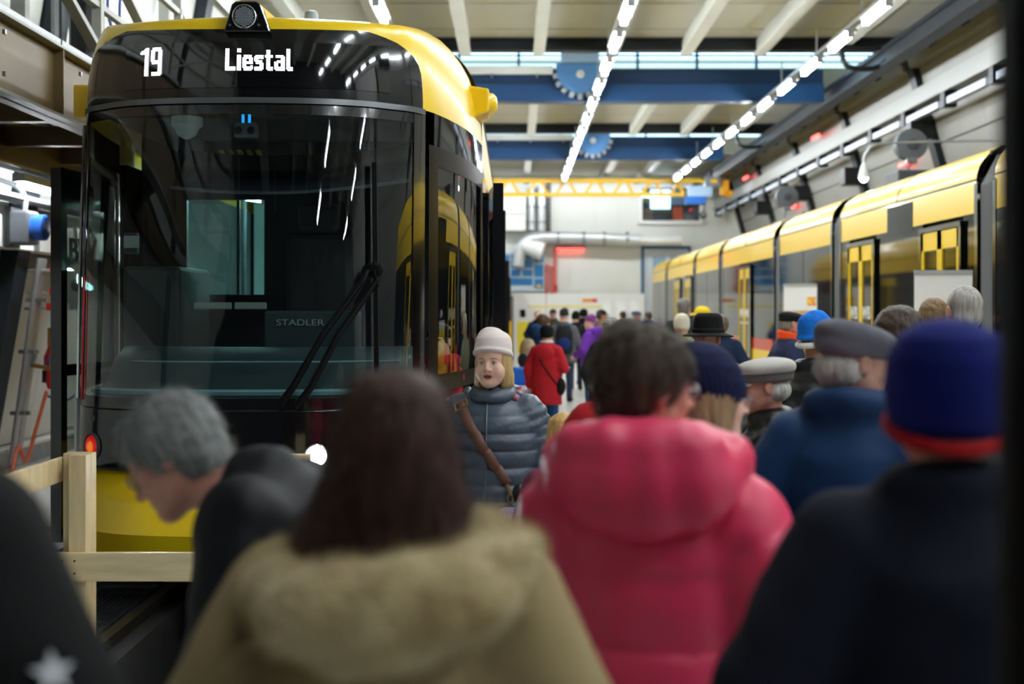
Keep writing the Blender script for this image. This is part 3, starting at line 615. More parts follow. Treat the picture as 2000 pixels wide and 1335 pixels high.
# cab shell
PH = [math.radians(a) for a in (0, 10, 20, 30, 40, 50, 60, 70, 80, 90)]
shell = MB().sheet([[up(x, p) for p in PH] for x in XSF])
xp = [x for x in XSF if x >= 0]
cap = []
for x in xp:
    a, b = up(-x, math.pi / 2), up(x, math.pi / 2); cap.append([a.lerp(b, t) + Vector((0, 0, .05 * (1 - (2 * t - 1) ** 2) * min(1, x))) for t in xs_range(0, 1, 12)])
shell.sheet(cap)
CABS = shell.build('cab_shell', TY, TRAM, smooth=60)
# black header with the destination display
def hx(p): t = p / math.radians(60); return 1.045 - .30 * max(0, (t - .35) / .65) ** 2.4
hp = [math.radians(a) for a in (0, 6, 12, 18, 24, 30, 36, 42, 48, 53, 57, 60)]
MB().sheet([[up(u * hx(p), p, .008) for p in hp] for u in xs_range(-1, 1, 44)]).build('display_header', TB, TRAM, smooth=60)
MB().sheet([[up(x, p, .014) for p in [math.radians(a) for a in (7, 15, 25, 35, 43)]] for x in xs_range(-.72, .86, 30)]).build('display_glass', M('display_glass', (6, 7, 9), .04, spec=.6, coat=1), TRAM, smooth=60)
LED = M('led_white', (240, 236, 255), .4, emit=3.2)
GL = {'L': (8, [(0, 0, 2, 16), (0, 14, 7, 16)]), 'i': (3, [(0, 5, 2, 16), (0, 0, 2, 2)]),
      'e': (8, [(0, 7, 2, 14), (1, 5, 6, 6), (1, 6, 6, 7), (5, 7, 7, 11), (2, 10, 7, 11), (1, 14, 6, 16), (6, 13, 7, 15)]),
      's': (7, [(1, 5, 6, 7), (0, 6, 2, 9), (1, 9, 5, 11), (4, 11, 6, 15), (0, 14, 5, 16)]), 't': (6, [(1, 1, 3, 15), (0, 5, 5, 6), (2, 14, 5, 16)]),
      'a': (8, [(1, 5, 6, 6), (5, 6, 7, 16), (2, 9, 6, 10), (0, 10, 2, 15), (1, 14, 6, 16)]), 'l': (5, [(0, 0, 2, 15), (1, 14, 4, 16)]),
      '1': (8, [(4, 0, 6, 21), (0, 3, 4, 4), (1, 2, 4, 3), (3, 1, 5, 2)]), '9': (9, [(0, 2, 2, 10), (1, 0, 7, 2), (6, 2, 8, 20), (1, 10, 7, 12), (1, 19, 7, 21)])}
def led(word, cx, ztop, pitch, name):
    cells = []; x = 0
    for ch in word:
        w, rs = GL[ch]; cells += [(x + a, b) for (a0, b0, a1, b1) in rs for a in range(a0, a1 + 1) for b in range(b0, b1 + 1)]; x += w + 1
    cells = sorted(set(cells)); m = MB(); x0 = cx - x * pitch / 2
    def pt(xx, zz):
        ph = math.asin((zz - 3.0) / .49); q = up(xx, ph, .02); ph += (zz - q.z) / (.49 * math.cos(ph)); return up(xx, ph, .02)
    for a, b in cells:
        xa, za = x0 + a * pitch, ztop - b * pitch; r = pitch * .38
        m.add([pt(xa - r, za - r), pt(xa + r, za - r), pt(xa + r, za + r), pt(xa - r, za + r)], [(0, 1, 2, 3)])
    o = m.build(name, LED, TRAM); o['kind'] = 'stuff'; return o
def off_at(px, d): return (px - 1003) * d / FPX - XC
led('19', off_at(307, 7.75), 3.305, .0078, 'route_number'); led('Liestal', off_at(514, 7.68), 3.288, .0078, 'destination_name')
# headlamp pod on the roof edge
pd = 7.56; pc = P(478, 33, pd)
pod = MB(); poly = [P(436, 62, pd), P(440, 50, pd), P(452, 8, pd), P(460, 2, pd), P(500, 2, pd), P(508, 8, pd), P(524, 50, pd), P(528, 62, pd)]
pod.prism(poly, (0, .1, 0)); POD = pod.build('headlamp_pod', TB, TRAM, bevel=.008)
back = MB(); q = [P(440, 58, pd + .1), P(452, 6, pd + .1), P(508, 6, pd + .1), P(530, 58, pd + .1)]; e = [Vector((v.x, v.y + .45, zz)) for v, zz in zip(q, (3.5, 3.52, 3.52, 3.5))]
e[0].x -= .04; e[3].x += .06
back.add(q + e, [(0, 1, 2, 3), (4, 7, 6, 5), (1, 5, 6, 2), (0, 4, 5, 1), (2, 6, 7, 3), (0, 3, 7, 4)]); back.build('pod_fairing', TY, TRAM, bevel=.01)
T = frame(pc + Vector((0, -.005, 0)), (1, 0, 0), (0, 0, 1))
MB().lathe([(.07, 0), (.072, .012), (.066, .016), (.066, .004)], 28, T).build('lamp_ring', CHR, POD, smooth=40)
lm = MB().lathe([(.064, .0), (.064, .006)], 28, T); lm.build('lamp_lens', M('lamp_lens', (60, 64, 70), .15, .3), POD)
dm = MB()
for i in range(-6, 7):
    for j in range(-6, 7):
        x, z = i * .0105 + (j % 2) * .005, j * .0093
        if x * x + z * z < .058 ** 2: dm.lathe([(.0042, .006), (.003, .011), (.0006, .012)], 6, T @ Matrix.Translation((x, z, 0)))
o = dm.build('led_cluster', M('led_dot', (210, 214, 222), .2, .4), POD); o['kind'] = 'stuff'
for x in (-.085, .085): MB().lathe([(.008, 0), (.008, .012)], 10, T @ Matrix.Translation((x, -.05, 0))).build('sensor', TGREY, POD)
MB().lathe([(.052, 0), (.052, .24), (.046, .27), (.03, .28)], 18, Matrix.Translation((P(608, 20, 9.4).x, 9.4, 3.66))).build('antenna', M('antenna_grey', (150, 164, 168), .35), TRAM, smooth=40)
# camera pods on both cab shoulders
for s in (-1, 1):
    y0 = YN + 2.05; x0 = XC + s * 1.34; sx = s * .1
    MB().add([(x0 - s * .14, y0 + .0, 3.12), (x0 + sx, y0 - .02, 3.2), (x0 + sx, y0 - .02, 3.37), (x0 - s * .14, y0, 3.41), (x0 - s * .06, y0 + .5, 3.12), (x0 + sx, y0 + .34, 3.2), (x0 + sx, y0 + .34, 3.37), (x0 - s * .06, y0 + .5, 3.41)] if s > 0 else
             [(x0 - s * .12, y0 + .1, 3.16), (x0 + s * .27, y0 - .02, 3.16), (x0 + s * .27, y0 - .02, 3.4), (x0 - s * .12, y0 + .1, 3.4), (x0 - s * .06, y0 + .5, 3.14), (x0 + s * .27, y0 + .3, 3.2), (x0 + s * .27, y0 + .3, 3.4), (x0 - s * .06, y0 + .5, 3.42)],
             [(0, 1, 2, 3), (4, 7, 6, 5), (0, 4, 5, 1), (3, 2, 6, 7), (1, 5, 6, 2), (0, 3, 7, 4)]).build('camera_pod', TY, TRAM, bevel=.015)
    if s > 0: MB().lathe([(.12, 0), (.11, .03), (.07, .055), (.02, .06)], 14, frame((x0 + .1, y0 + .15, 3.28), (0, 1, 0), (0, 0, 1)) @ Matrix.Diagonal((1.0, .7, 1, 1))).build('pod_nose', TY, TRAM, smooth=60)
# lamps
LENSR = M('lens_red', (196, 22, 20), .12, coat=1, emit=.25); LENSO = M('lens_amber', (232, 120, 20), .12, coat=1, emit=.3); HL = M('headlight_lit', (225, 240, 255), .3, emit=90)
for s in (-1, 1):
    c = S(s * .87, .93, .012); n = (S(s * .87, .93, 1) - S(s * .87, .93)).normalized(); T = frame(c, Vector((0, 0, 1)).cross(n), (0, 0, 1))
    MB().lathe([(.085, -.02), (.085, .008), (.075, .012), (.072, 0)], 24, T).build('lamp_bezel', TGREY, TRAM, smooth=40)
    a = MB().lathe([(.07, 0), (.066, .012), (.045, .02), (.036, .012)], 24, T).build('tail_lamp', LENSR, TRAM, smooth=60)
    MB().lathe([(.036, .01), (.028, .022), (.012, .028)], 18, T).build('indicator', LENSO, a, smooth=60)
    c = S(s * .87, 1.1, .006); MB().lathe([(.022, -.01), (.022, .006), (.012, .012)], 14, frame(c, Vector((0, 0, 1)).cross(n), (0, 0, 1))).build('parking_sensor', TGREY, TRAM, smooth=40)
    c = S(s * .477, .9, .012); n = (S(s * .477, .9, 1) - S(s * .477, .9)).normalized(); T = frame(c, Vector((0, 0, 1)).cross(n), (0, 0, 1))
    MB().lathe([(.07, -.02), (.07, .012), (.06, .016), (.056, .004)], 24, T).build('headlight_ring', CHR, TRAM, smooth=40)
    MB().lathe([(.055, .004), (.045, .014), (.02, .02)], 20, T).build('headlight', HL, TRAM, smooth=60)
    MB().tube([S(s * x, .9 + (.477 - x) * -.25 + .02, .012) for x in (.25, .3, .36, .41)], .008, 6).build('lamp_trim', CHR, TRAM)
# cab side glazing (both sides) with dark frames
FRM = M('cab_frame', (6, 6, 7), .3, spec=.08)
def sd(y): return 1.38 if y >= YN + 2.4 else float(np.interp(y - YN, _py, _px))
SG = glass('cab_side_glass', (.9, .95, .95), ior=1.35, refl=.4)
for s in (-1, 1):
    ya, yb = 8.1, 9.75
    def A(y, z, o=0.0): return S(s * sd(y), z, o)
    ys = xs_range(ya, yb, 14)
    MB().sheet([[A(y, z) for z in (2.78, 2.9, 3.0)] for y in ys]).build('upper_side_glass', TGL, TRAM, smooth=60)
    ysw = xs_range(8.14, 9.66, 12)
    MB().sheet([[A(y, z) for z in (1.3, 1.8, 2.3, 2.68)] for y in ysw]).build('cab_side_window', SG, TRAM, smooth=60)
    m = MB()
    m.sheet([[A(y, z, .004) for z in (2.66, 2.72, 2.79)] for y in ys]); m.sheet([[A(y, z, .004) for z in (1.22, 1.26, 1.33)] for y in ys])
    m.sheet([[A(y, z, .004) for z in (1.22, 2.0, 2.79)] for y in (8.0, 8.06, 8.12, 8.17)]); m.sheet([[A(y, z, .004) for z in (1.22, 2.0, 2.79)] for y in (9.62, 9.68, 9.75)])
    m.build('side_window_frame', FRM, TRAM, smooth=60)
# wipers
BW = M('wiper_black', (6, 6, 7), .6, spec=.15)
def wp(px, py, d=7.8, o=.05):
    x = off_at(px, d); z = CAMZ - (py - 612) * d / FPX; q = S(x, z, o); 
    for _ in range(3): x = off_at(px, q.y); z = CAMZ - (py - 612) * q.y / FPX; q = S(max(-1.05, min(1.05, x)), z, o)
    return q
WIP = MB().bar(wp(722, 318), wp(724, 520), .028, .03, (0, 1, 0)).bar(wp(724, 520), wp(726, 745), .028, .03, (0, 1, 0)).build('wiper_blade', BW, TRAM)
for a, b in ((548, 700), (582, 724)): MB().tube([wp(a - 2, 790, o=.03), wp(a + 22, 755, o=.06), wp((a + b) / 2, 655, o=.07), wp(b, 545, o=.07), wp(b + 8, 528, o=.06)], [.024, .021, .02, .018, .016], 8).build('wiper_arm', BW, TRAM)
q = wp(722, 527, o=.06); MB().lathe([(.05, -.02), (.05, .01), (.03, .02)], 8, frame(q, (1, 0, 0), (0, 0, 1))).build('wiper_joint', BW, TRAM)
MB().tube([wp(716, 528, o=.08), wp(724, 560, o=.08)], .008, 6).build('wiper_hose', BW, TRAM)
# ---- cab interior
INT = M('cab_interior', (34, 40, 44), .6); DASH = M('dashboard', (42, 58, 60), .5); SEATM = M('seat_dark', (26, 28, 32), .7)
m = MB(); m.span(XC - .92, XC + .92, 8.1, 10.2, .45, .5); m.build('cab_floor', INT, TRAM)
m = MB(); m.sheet([[Vector((XC + x, YN + plan(x) * .9 + .05 + dy, z)) for dy, z in ((.03, 1.14), (.12, 1.19), (.3, 1.24), (.5, 1.3), (.62, 1.42), (.85, 1.5), (1.05, 1.5), (1.1, 1.3))] for x in xs_range(-1.0, 1.0, 20)])
DSH = m.build('dashboard', DASH, TRAM, smooth=40)
MB().tube([Vector((XC + x, YN + plan(x) * .9 + .2, 1.25)) for x in xs_range(-.96, .96, 16)], .022, 6).build('dash_ledge', M('dash_pale', (120, 150, 158), .4), DSH)
MB().tube([Vector((XC + x, YN + plan(x) * .9 + .58, 1.42)) for x in xs_range(-.8, .9, 16)], .006, 5).build('dash_edge', M('dash_pale', (120, 150, 158), .4), DSH)
t0 = P(586, 630, 8.75); span('dash_console', P(515, 0, 8.75).x, P(700, 0, 8.75).x, 8.76, 8.95, 1.38, 1.74, DASH, TRAM, .02)
text('maker_name', 'STADLER', .06, M('chrome_letter', (200, 208, 208), .3, .6), frame((t0.x, 8.75, t0.z), (1, 0, 0), (0, 0, 1)) @ Matrix.Diagonal((1.35, 1, 1, 1)), TRAM, .003)
for a, b in ((378, 452), (458, 520)): span('dash_screen', P(a, 0, 8.75).x, P(b, 0, 8.75).x, 8.74, 8.78, P(0, 604, 8.75).z, P(0, 590, 8.75).z, M('dash_screen', (150, 156, 150), .25), DSH, .01)
sx = P(622, 0, 9.35).x
ST = MB().box((sx, 9.4, 1.95), (.5, .14, .72)).build('driver_seat', SEATM, TRAM, bevel=.05)
MB().box((sx, 9.18, 1.5), (.5, .5, .14)).build('seat_cushion', SEATM, ST, bevel=.04); MB().box((sx, 9.4, 2.42), (.3, .1, .2)).build('headrest', SEATM, ST, bevel=.04)
MB().lathe([(.12, 0), (.1, .02), (.05, .06), (.05, .9)], 12, Matrix.Translation((sx, 9.3, .5))).build('seat_base', INT, ST)
# partition behind the driver with a lit saloon behind it
yp = 10.15; PT = M('partition', (32, 36, 42), .5)
wa, wb = P(365, 575, yp), P(516, 390, yp)
m = MB(); m.span(XC - 1.33, wa.x, yp, yp + .05, .5, 3.2); m.span(wb.x, XC + 1.33, yp, yp + .05, .5, 3.2); m.span(wa.x, wb.x, yp, yp + .05, .5, wa.z); m.span(wa.x, wb.x, yp, yp + .05, wb.z, 3.2)
PTN = m.build('partition', PT, TRAM)
span('partition_pane', wa.x, wb.x, yp + .02, yp + .03, wa.z, wb.z, glass('partition_glass', (.7, .85, .85)), PTN)
span('partition_post', P(462, 0, yp).x - .012, P(462, 0, yp).x + .012, yp + .06, yp + .08, wa.z, wb.z, TGREY, PTN)
SALW = M('saloon_wall', (190, 204, 204), .5)
m = MB(); m.span(XC - 1.3, XC + 1.3, 14.4, 14.45, .5, 3.1); m.build('saloon_end', SALW, TRAM)
m = MB(); m.span(XC - 1.3, XC + 1.3, yp + .1, 14.4, 2.95, 3.0); m.span(XC - 1.3, XC + 1.3, yp + .1, 14.4, .45, .5); m.build('saloon_lining', SALW, TRAM)
SLT = M('saloon_light', (214, 250, 242), .4, emit=18)
MB().bar((XC - .95, 10.9, 2.75), (XC - .55, 11.0, 2.7), .05, .05).build('saloon_lamp', SLT, TRAM); MB().bar((XC - .35, 10.8, 2.72), (XC - .12, 13.6, 2.6), .06, .04).build('saloon_lamp', SLT, TRAM); MB().bar((XC - .1, 10.9, 2.1), (XC - .02, 11.3, 1.95), .04, .04).build('saloon_lamp', SLT, TRAM)
for k in range(3): MB().tube([(XC - .8 + k * .3, 11.5 + k * .6, .5), (XC - .8 + k * .3, 11.5 + k * .6, 2.95)], .02, 8).build('grab_pole', TGREY, TRAM, smooth=60)
span('saloon_sign', XC - .42, XC - .3, 12.4, 12.44, 2.0, 2.4, REDP, TRAM)
# overhead equipment inside the windscreen
a = P(365, 245, 8.1); MB().lathe([(.1, .05), (.1, 0), (.075, -.02), (.06, -.06), (.02, -.085)], 18, Matrix.Translation(a)).build('dome_camera', M('dome_white', (190, 196, 192), .4), TRAM, smooth=50)
a = P(481, 255, 8.0); b = box('windscreen_camera', a, (.14, .08, .09), M('camera_grey', (96, 112, 120), .35), TRAM, .01)
for k in (-.04, .04): MB().lathe([(.022, 0), (.024, .012), (.012, .014)], 12, frame(a + Vector((k, -.041, -.005)), (1, 0, 0), (0, 0, 1))).build('lens', BLACKM, b); box('lead', a + Vector((k * .5, 0, .07)), (.014, .02, .06), M('led_blue', (30, 140, 220), .4, emit=.6), b)
hz = MB(); hb = MB(); a0, a1 = P(425, 292, 9.2), P(515, 308, 9.2); w = (a1.x - a0.x) / 5
span('hazard_board', a0.x - .1, XC + 1.2, 9.22, 9.26, a1.z - .06, a0.z + .06, TB, TRAM)
for k in range(5): MB().add([(a0.x + w * k, 9.215, a0.z), (a0.x + w * k + w * .55, 9.215, a0.z), (a0.x + w * k + w * 1.0, 9.215, a1.z), (a0.x + w * k + w * .45, 9.215, a1.z)], [(0, 1, 2, 3)]).build('hazard_stripe', M('hazard_yellow', (150, 140, 20), .5), TRAM)
m = MB(); m.span(XC - .98, XC + .98, 8.2, 10.1, 2.97, 2.99); m.build('cab_ceiling', INT, TRAM)
MB().sheet([[Vector((XC + x, 8.3 + .5 * t, 2.62 - .12 * math.cos(x * 1.3) + .3 * t)) for t in (0, .5, 1)] for x in xs_range(-.6, .95, 16)]).build('sun_blind', M('blind_navy', (20, 30, 44), .6), TRAM, smooth=60, solid=.01)
MB().tube([Vector((XC + x, 8.28, 2.62 - .12 * math.cos(x * 1.3))) for x in xs_range(-.6, .95, 16)], .012, 6).build('blind_rail', TGREY, TRAM)
m = MB(); m.span(XC - 1.1, XC - .7, 8.9, 9.8, .5, 2.05); m.build('cab_cabinet', INT, TRAM, bevel=.03)
box('radio_handset', P(257, 475, 8.5), (.09, .06, .14), M('handset', (40, 42, 44), .5), TRAM, .01); box('notice_card', P(257, 472, 8.45), (.1, .01, .08), M('card', (150, 156, 150), .6), TRAM)

# ---- tram sections
def section(parent, xc, hw, y0, y1, zr, side, doors, wins, seam=True, far=False):
    """one articulated body section; side = -1/+1 is the side that is detailed"""
    zs = 2.85; rr = .55; hz = zr - zs
    prof = [(hw - rr * (1 - math.cos(p)) * .9, zs + hz * (.55 * (p / (math.pi / 2)) * 0 + math.sin(p))) for p in PH]
    prof = [(hw, zs)] + [(hw, zs + .37)] + [(hw - rr * (1 - math.cos(p)), zs + .37 + (hz - .37) * math.sin(p)) for p in PH[1:]]
    for s in (-1, 1):
        m = MB(); m.sheet([[Vector((xc + s * x, y, z)) for x, z in prof] for y in (y0, (y0 + y1) / 2, y1)]); o = m.build('roof_side', TY, parent, smooth=40)
        if seam and s == side:
            x = xc + s * (hw + .004); span('panel_gap', x - .004, x + .004, y0, y1, zs + .365, zs + .38, SEAM, o)
            n = max(1, round((y1 - y0) / 3.4))
            for k in range(1, n): MB().tube([Vector((xc + s * (px_ + .004), y0 + (y1 - y0) * k / n, z)) for px_, z in prof[1:]], .007, 4).build('panel_gap', SEAM, o)
        x0, x1 = xc + s * (hw - .06), xc + s * hw
        if s != side: span('window_band', x0, x1, y0, y1, 1.2, zs, TGL, parent)
        span('red_band', x0, x1, y0, y1, .96, 1.2, TRED, parent); span('yellow_band', x0, x1, y0, y1, .55, .96, TY, parent); span('skirt', x0, x1, y0, y1, .2, .55, TGREY, parent)
    m = MB(); m.span(xc - hw + rr - .02, xc + hw - rr + .02, y0, y1, zr - .06, zr - .005); m.span(xc - hw + .06, xc + hw - .06, y0, y1, .18, .3); (m.span(xc - hw + .05, xc + hw - .05, y0, y0 + .03, .3, zs + .4) if y0 > 10 or side < 0 else None); m.span(xc - hw + .05, xc + hw - .05, y1 - .03, y1, .3, zs + .4); m.build('body_core', UND, parent)
    # detailed side: window panes between door openings
    cuts = sorted(doors); ys = [y0] + [v for c in cuts for v in (c - .72, c + .72)] + [y1]
    xo = xc + side * hw; xi = xc + side * (hw - .06)
    for k in range(0, len(ys), 2):
        a, b = ys[k], ys[k + 1]; n = max(1, round((b - a) / 1.7)); w = (b - a) / n
        for j in range(n): span('window', xi, xo + side * (.004 if j % 2 else 0), a + j * w + .012, a + (j + 1) * w - .012, 1.2, zs, TGL, parent)
    for c in cuts:
        d = MB(); d.span(xi - side * .05, xi, c - .72, c + .72, .35, 2.85); dd = d.build('door_well', UND, parent)
        for s2 in (-1, 1):
            a, b = (c - .68, c - .01) if s2 < 0 else (c + .01, c + .68); xa, xb = xi, xo + side * .035
            lf = MB()
            lf.span(xa, xb, a, a + .075, .38, 2.72); lf.span(xa, xb, b - .075, b, .38, 2.72); lf.span(xa, xb, a, b, 2.5, 2.72); lf.span(xa, xb, a, b, .38, .8)
            L = lf.build('door_leaf', TY, parent); span('door_glass', xa, xb - side * .02, a + .075, b - .075, .8, 2.5, TGL, L)
            if not far:
                T = frame((xb + side * .002, (a + b) / 2, 1.72), (0, -side if side < 0 else 1, 0), (0, 0, 1)) if side > 0 else frame((xb + side * .002, (a + b) / 2, 1.72), (0, -1, 0), (0, 0, 1))
                text('door_logo', 'WB', .26, WHT, T, L, .002, .004); span('door_line', xb, xb + side * .004, a + .18, b - .18, 1.5, 1.53, WHT, L)
        m = MB(); m.span(xo - side * .02, xo + side * .05, c - .76, c + .76, 2.73, 2.79); m.span(xo - side * .02, xo + side * .045, c - .76, c - .69, .35, 2.75); m.span(xo - side * .02, xo + side * .045, c + .69, c + .76, .35, 2.75); m.build('door_surround', TB, parent)
def gangway(parent, xc, hw, ya, yb, zr):
    ring = lambda y, i: [Vector((xc + x * (hw - i), y, z)) for x, z in ((-1, .35), (-1, zr - .45), (-.86, zr - .12), (-.6, zr - i), (.6, zr - i), (.86, zr - .12), (1, zr - .45), (1, .35))]
    n = 10; G = [ring(ya + (yb - ya) * k / n, .03 if k % 2 else .085) for k in range(n + 1)]
    MB().sheet(G).build('bellows', BELL, parent)
def tramline(parent, xc, hw, bounds, zr, side, doors, gap=.28):
    for k in range(len(bounds) - 1):
        a, b = bounds[k] + (gap if k else 0), bounds[k + 1] - (gap if k < len(bounds) - 2 else 0)
        section(parent, xc, hw, a, b, zr, side, [c for c in doors if a < c < b], None, True, a > 30)
        if k < len(bounds) - 2:
            gangway(parent, xc, hw, bounds[k + 1] - gap, bounds[k + 1] + gap, zr - .05)
            for e in (-gap, gap): MB().sheet([[Vector((xc + x * (hw + .01), bounds[k + 1] + e + dy, z)) for x, z in ((-1, .3), (-1, zr - .5), (-.86, zr - .1), (-.6, zr + .005), (.6, zr + .005), (.86, zr - .1), (1, zr - .5), (1, .3))] for dy in (-.05, .05)]).build('gangway_frame', TB, parent)
tramline(TRAM, XC, 1.38, [9.75, 16.2, 21.2, 28.0, 33.0, 39.5, 45.6], 3.82, 1, [12.1, 24.6, 36.2])
# open door leaves on both sides
def doorleaf(nm, hinge, tip, z0, z1, label):
    h, t = Vector((hinge[0], hinge[1], 0)), Vector((tip[0], tip[1], 0)); d = (t - h); n = Vector((-d.y, d.x, 0)).normalized() * .025
    L = bpy.data.objects.new(nm, None); COL.objects.link(L); L.location = (h.x, h.y, z0); adopt(L, TRAM); L.location = (h.x, h.y, z0); L.matrix_parent_inverse = wmat(TRAM).inverted()
    def slab(name, u0, u1, a, b, mt, th=1.0):
        p, q = h + d * u0, h + d * u1; nn = n * th
        m = MB(); m.prism([p - nn + Vector((0, 0, a)), p + nn + Vector((0, 0, a)), q + nn + Vector((0, 0, a)), q - nn + Vector((0, 0, a))], (0, 0, b - a)); return m.build(name, mt, L)
    slab('door_stile', 0, .1, z0, z1, TB); slab('door_stile', .9, 1, z0, z1, TB, 1.6); slab('door_rail', .1, .9, z1 - .26, z1, TB); slab('door_rail', .1, .9, 1.28, 1.36, TB); slab('door_rail', .1, .9, z0, z0 + .12, TB)
    slab('door_pane', .1, .9, 1.36, z1 - .26, glass('door_pane', (.82, .88, .86)), .15); slab('door_pane', .1, .9, z0 + .12, 1.28, glass('door_pane', (.82, .88, .86)), .15)
    return L, h, d, n
L, h, d, n = doorleaf('cab_door', (-3.06, 9.75), (-3.2, 8.95), .12, 2.74, '')
T = frame(h + d * .45 - n * 1.2 + Vector((0, 0, 2.12)), d.normalized(), (0, 0, 1))
text('door_logo', 'BW', .24, BLACKM, frame(h + d * .62 + n * 1.3 + Vector((0, 0, 2.16)), -d, (0, 0, 1)), L, .004, .004)
for k, y in enumerate((10.2, 12.9, 25.2, 36.8)): doorleaf('side_door', (XC + 1.43, y + .75), (XC + 1.5, y), .35, 2.76, '')
a = P(958, 572, 13.2); box('marker_lamp', (XC + 1.42, 13.6, a.z), (.05, .1, .19), M('marker_orange', (236, 150, 60), .3, emit=.5), TRAM, .012)
for k, y in enumerate((10.4, 18, 31, 42)):
    MB().span(XC - .95, XC + .95, y, y + 1.9, .12, .5).build('bogie', UND, TRAM)
    for xx in (-.5, .5):
        for dy in (.2, 1.6): MB().lathe([(.3, -.06), (.3, .06)], 20, frame((XC + xx, y + dy, .322), (0, 1, 0), (0, 0, 1))).build('wheel', STEEL, TRAM)
# second tram on the right
TR2 = thing('tram', 'long yellow and black tram standing along the right side of the hall', 'tram', (6.525, 14, 0), 0)
K2 = 13000.0
B2 = [7.4] + [K2 / v for v in (922, 630, 514, 405, 354, 299)] + [K2 / 272]
tramline(TR2, 5.2 + 1.325, 1.325, B2, 3.66, -1, [K2 / 837, K2 / 681.5, K2 / 453.5, K2 / 342, K2 / 321, 10.0])
# far nose of the second tram
y0 = B2[-1]; m = MB(); xc2 = 6.525
ns = []
for t in xs_range(0, 1, 8):
    k = math.sqrt(max(0, 1 - t * t)) * .5 + .5 * (1 - t * .55); yy = y0 + 1.5 * t
    ns.append([Vector((xc2 + x * (1 - (1 - k) * .9), yy, .3 + (z - .3) * (1 - .16 * t * t))) for x, z in ((-1.325, .3), (-1.325, 2.85), (-1.325, 3.1), (-1.2, 3.4), (-.8, 3.64), (.8, 3.64), (1.2, 3.4), (1.325, 3.1), (1.325, 2.85), (1.325, .3))])
m.sheet(ns).build('nose_shell', TY, TR2, smooth=40); m = MB(); m.add(ns[-1], [tuple(range(10))]); m.build('nose_screen', TGL, TR2)
# window cut into the yellow, roof equipment, info plate
xo = 5.2 - .004; ya, yb = K2 / (1783 - 1003), K2 / (1733 - 1003); span('high_window', xo, xo + .02, ya, yb, 2.8, 3.18, TGL, TR2)
for k, (pa, pb, h) in enumerate(((1925, 1850, .1), (1800, 1700, .08), (1665, 1640, .25), (1500, 1450, .12), (1400, 1360, .1))):
    ya, yb = K2 / (pa - 1003), K2 / (pb - 1003); span('roof_unit', 5.9, 7.2, ya, yb, 3.6, 3.68 + h, TGREY, TR2, .03)
text('info_mark', 'WB', .16, WHT, frame((5.2 - .012, K2 / 746, 1.75), (0, -1, 0), (0, 0, 1)), TR2, .002, .003)
for y in (9, 17.5, 29.5, 41): 
    MB().span(5.7, 7.35, y, y + 1.8, .06, .45).build('bogie', UND, TR2)
    for xx in (6.0, 7.05):
        for dy in (.2, 1.6): MB().lathe([(.3, -.06), (.3, .06)], 16, frame((xx, y + dy, .306), (0, 1, 0), (0, 0, 1))).build('wheel', STEEL, TR2)
for i, x in enumerate((6.0, 7.05)): tag(MB().span(x - .035, x + .035, 3, 49.5, -.01, .004).build('rail', STEEL), ['rail sunk in the floor under the near side of the right tram', 'rail sunk in the floor under the far side of the right tram'][i], 'rail', 'rails under the right tram')
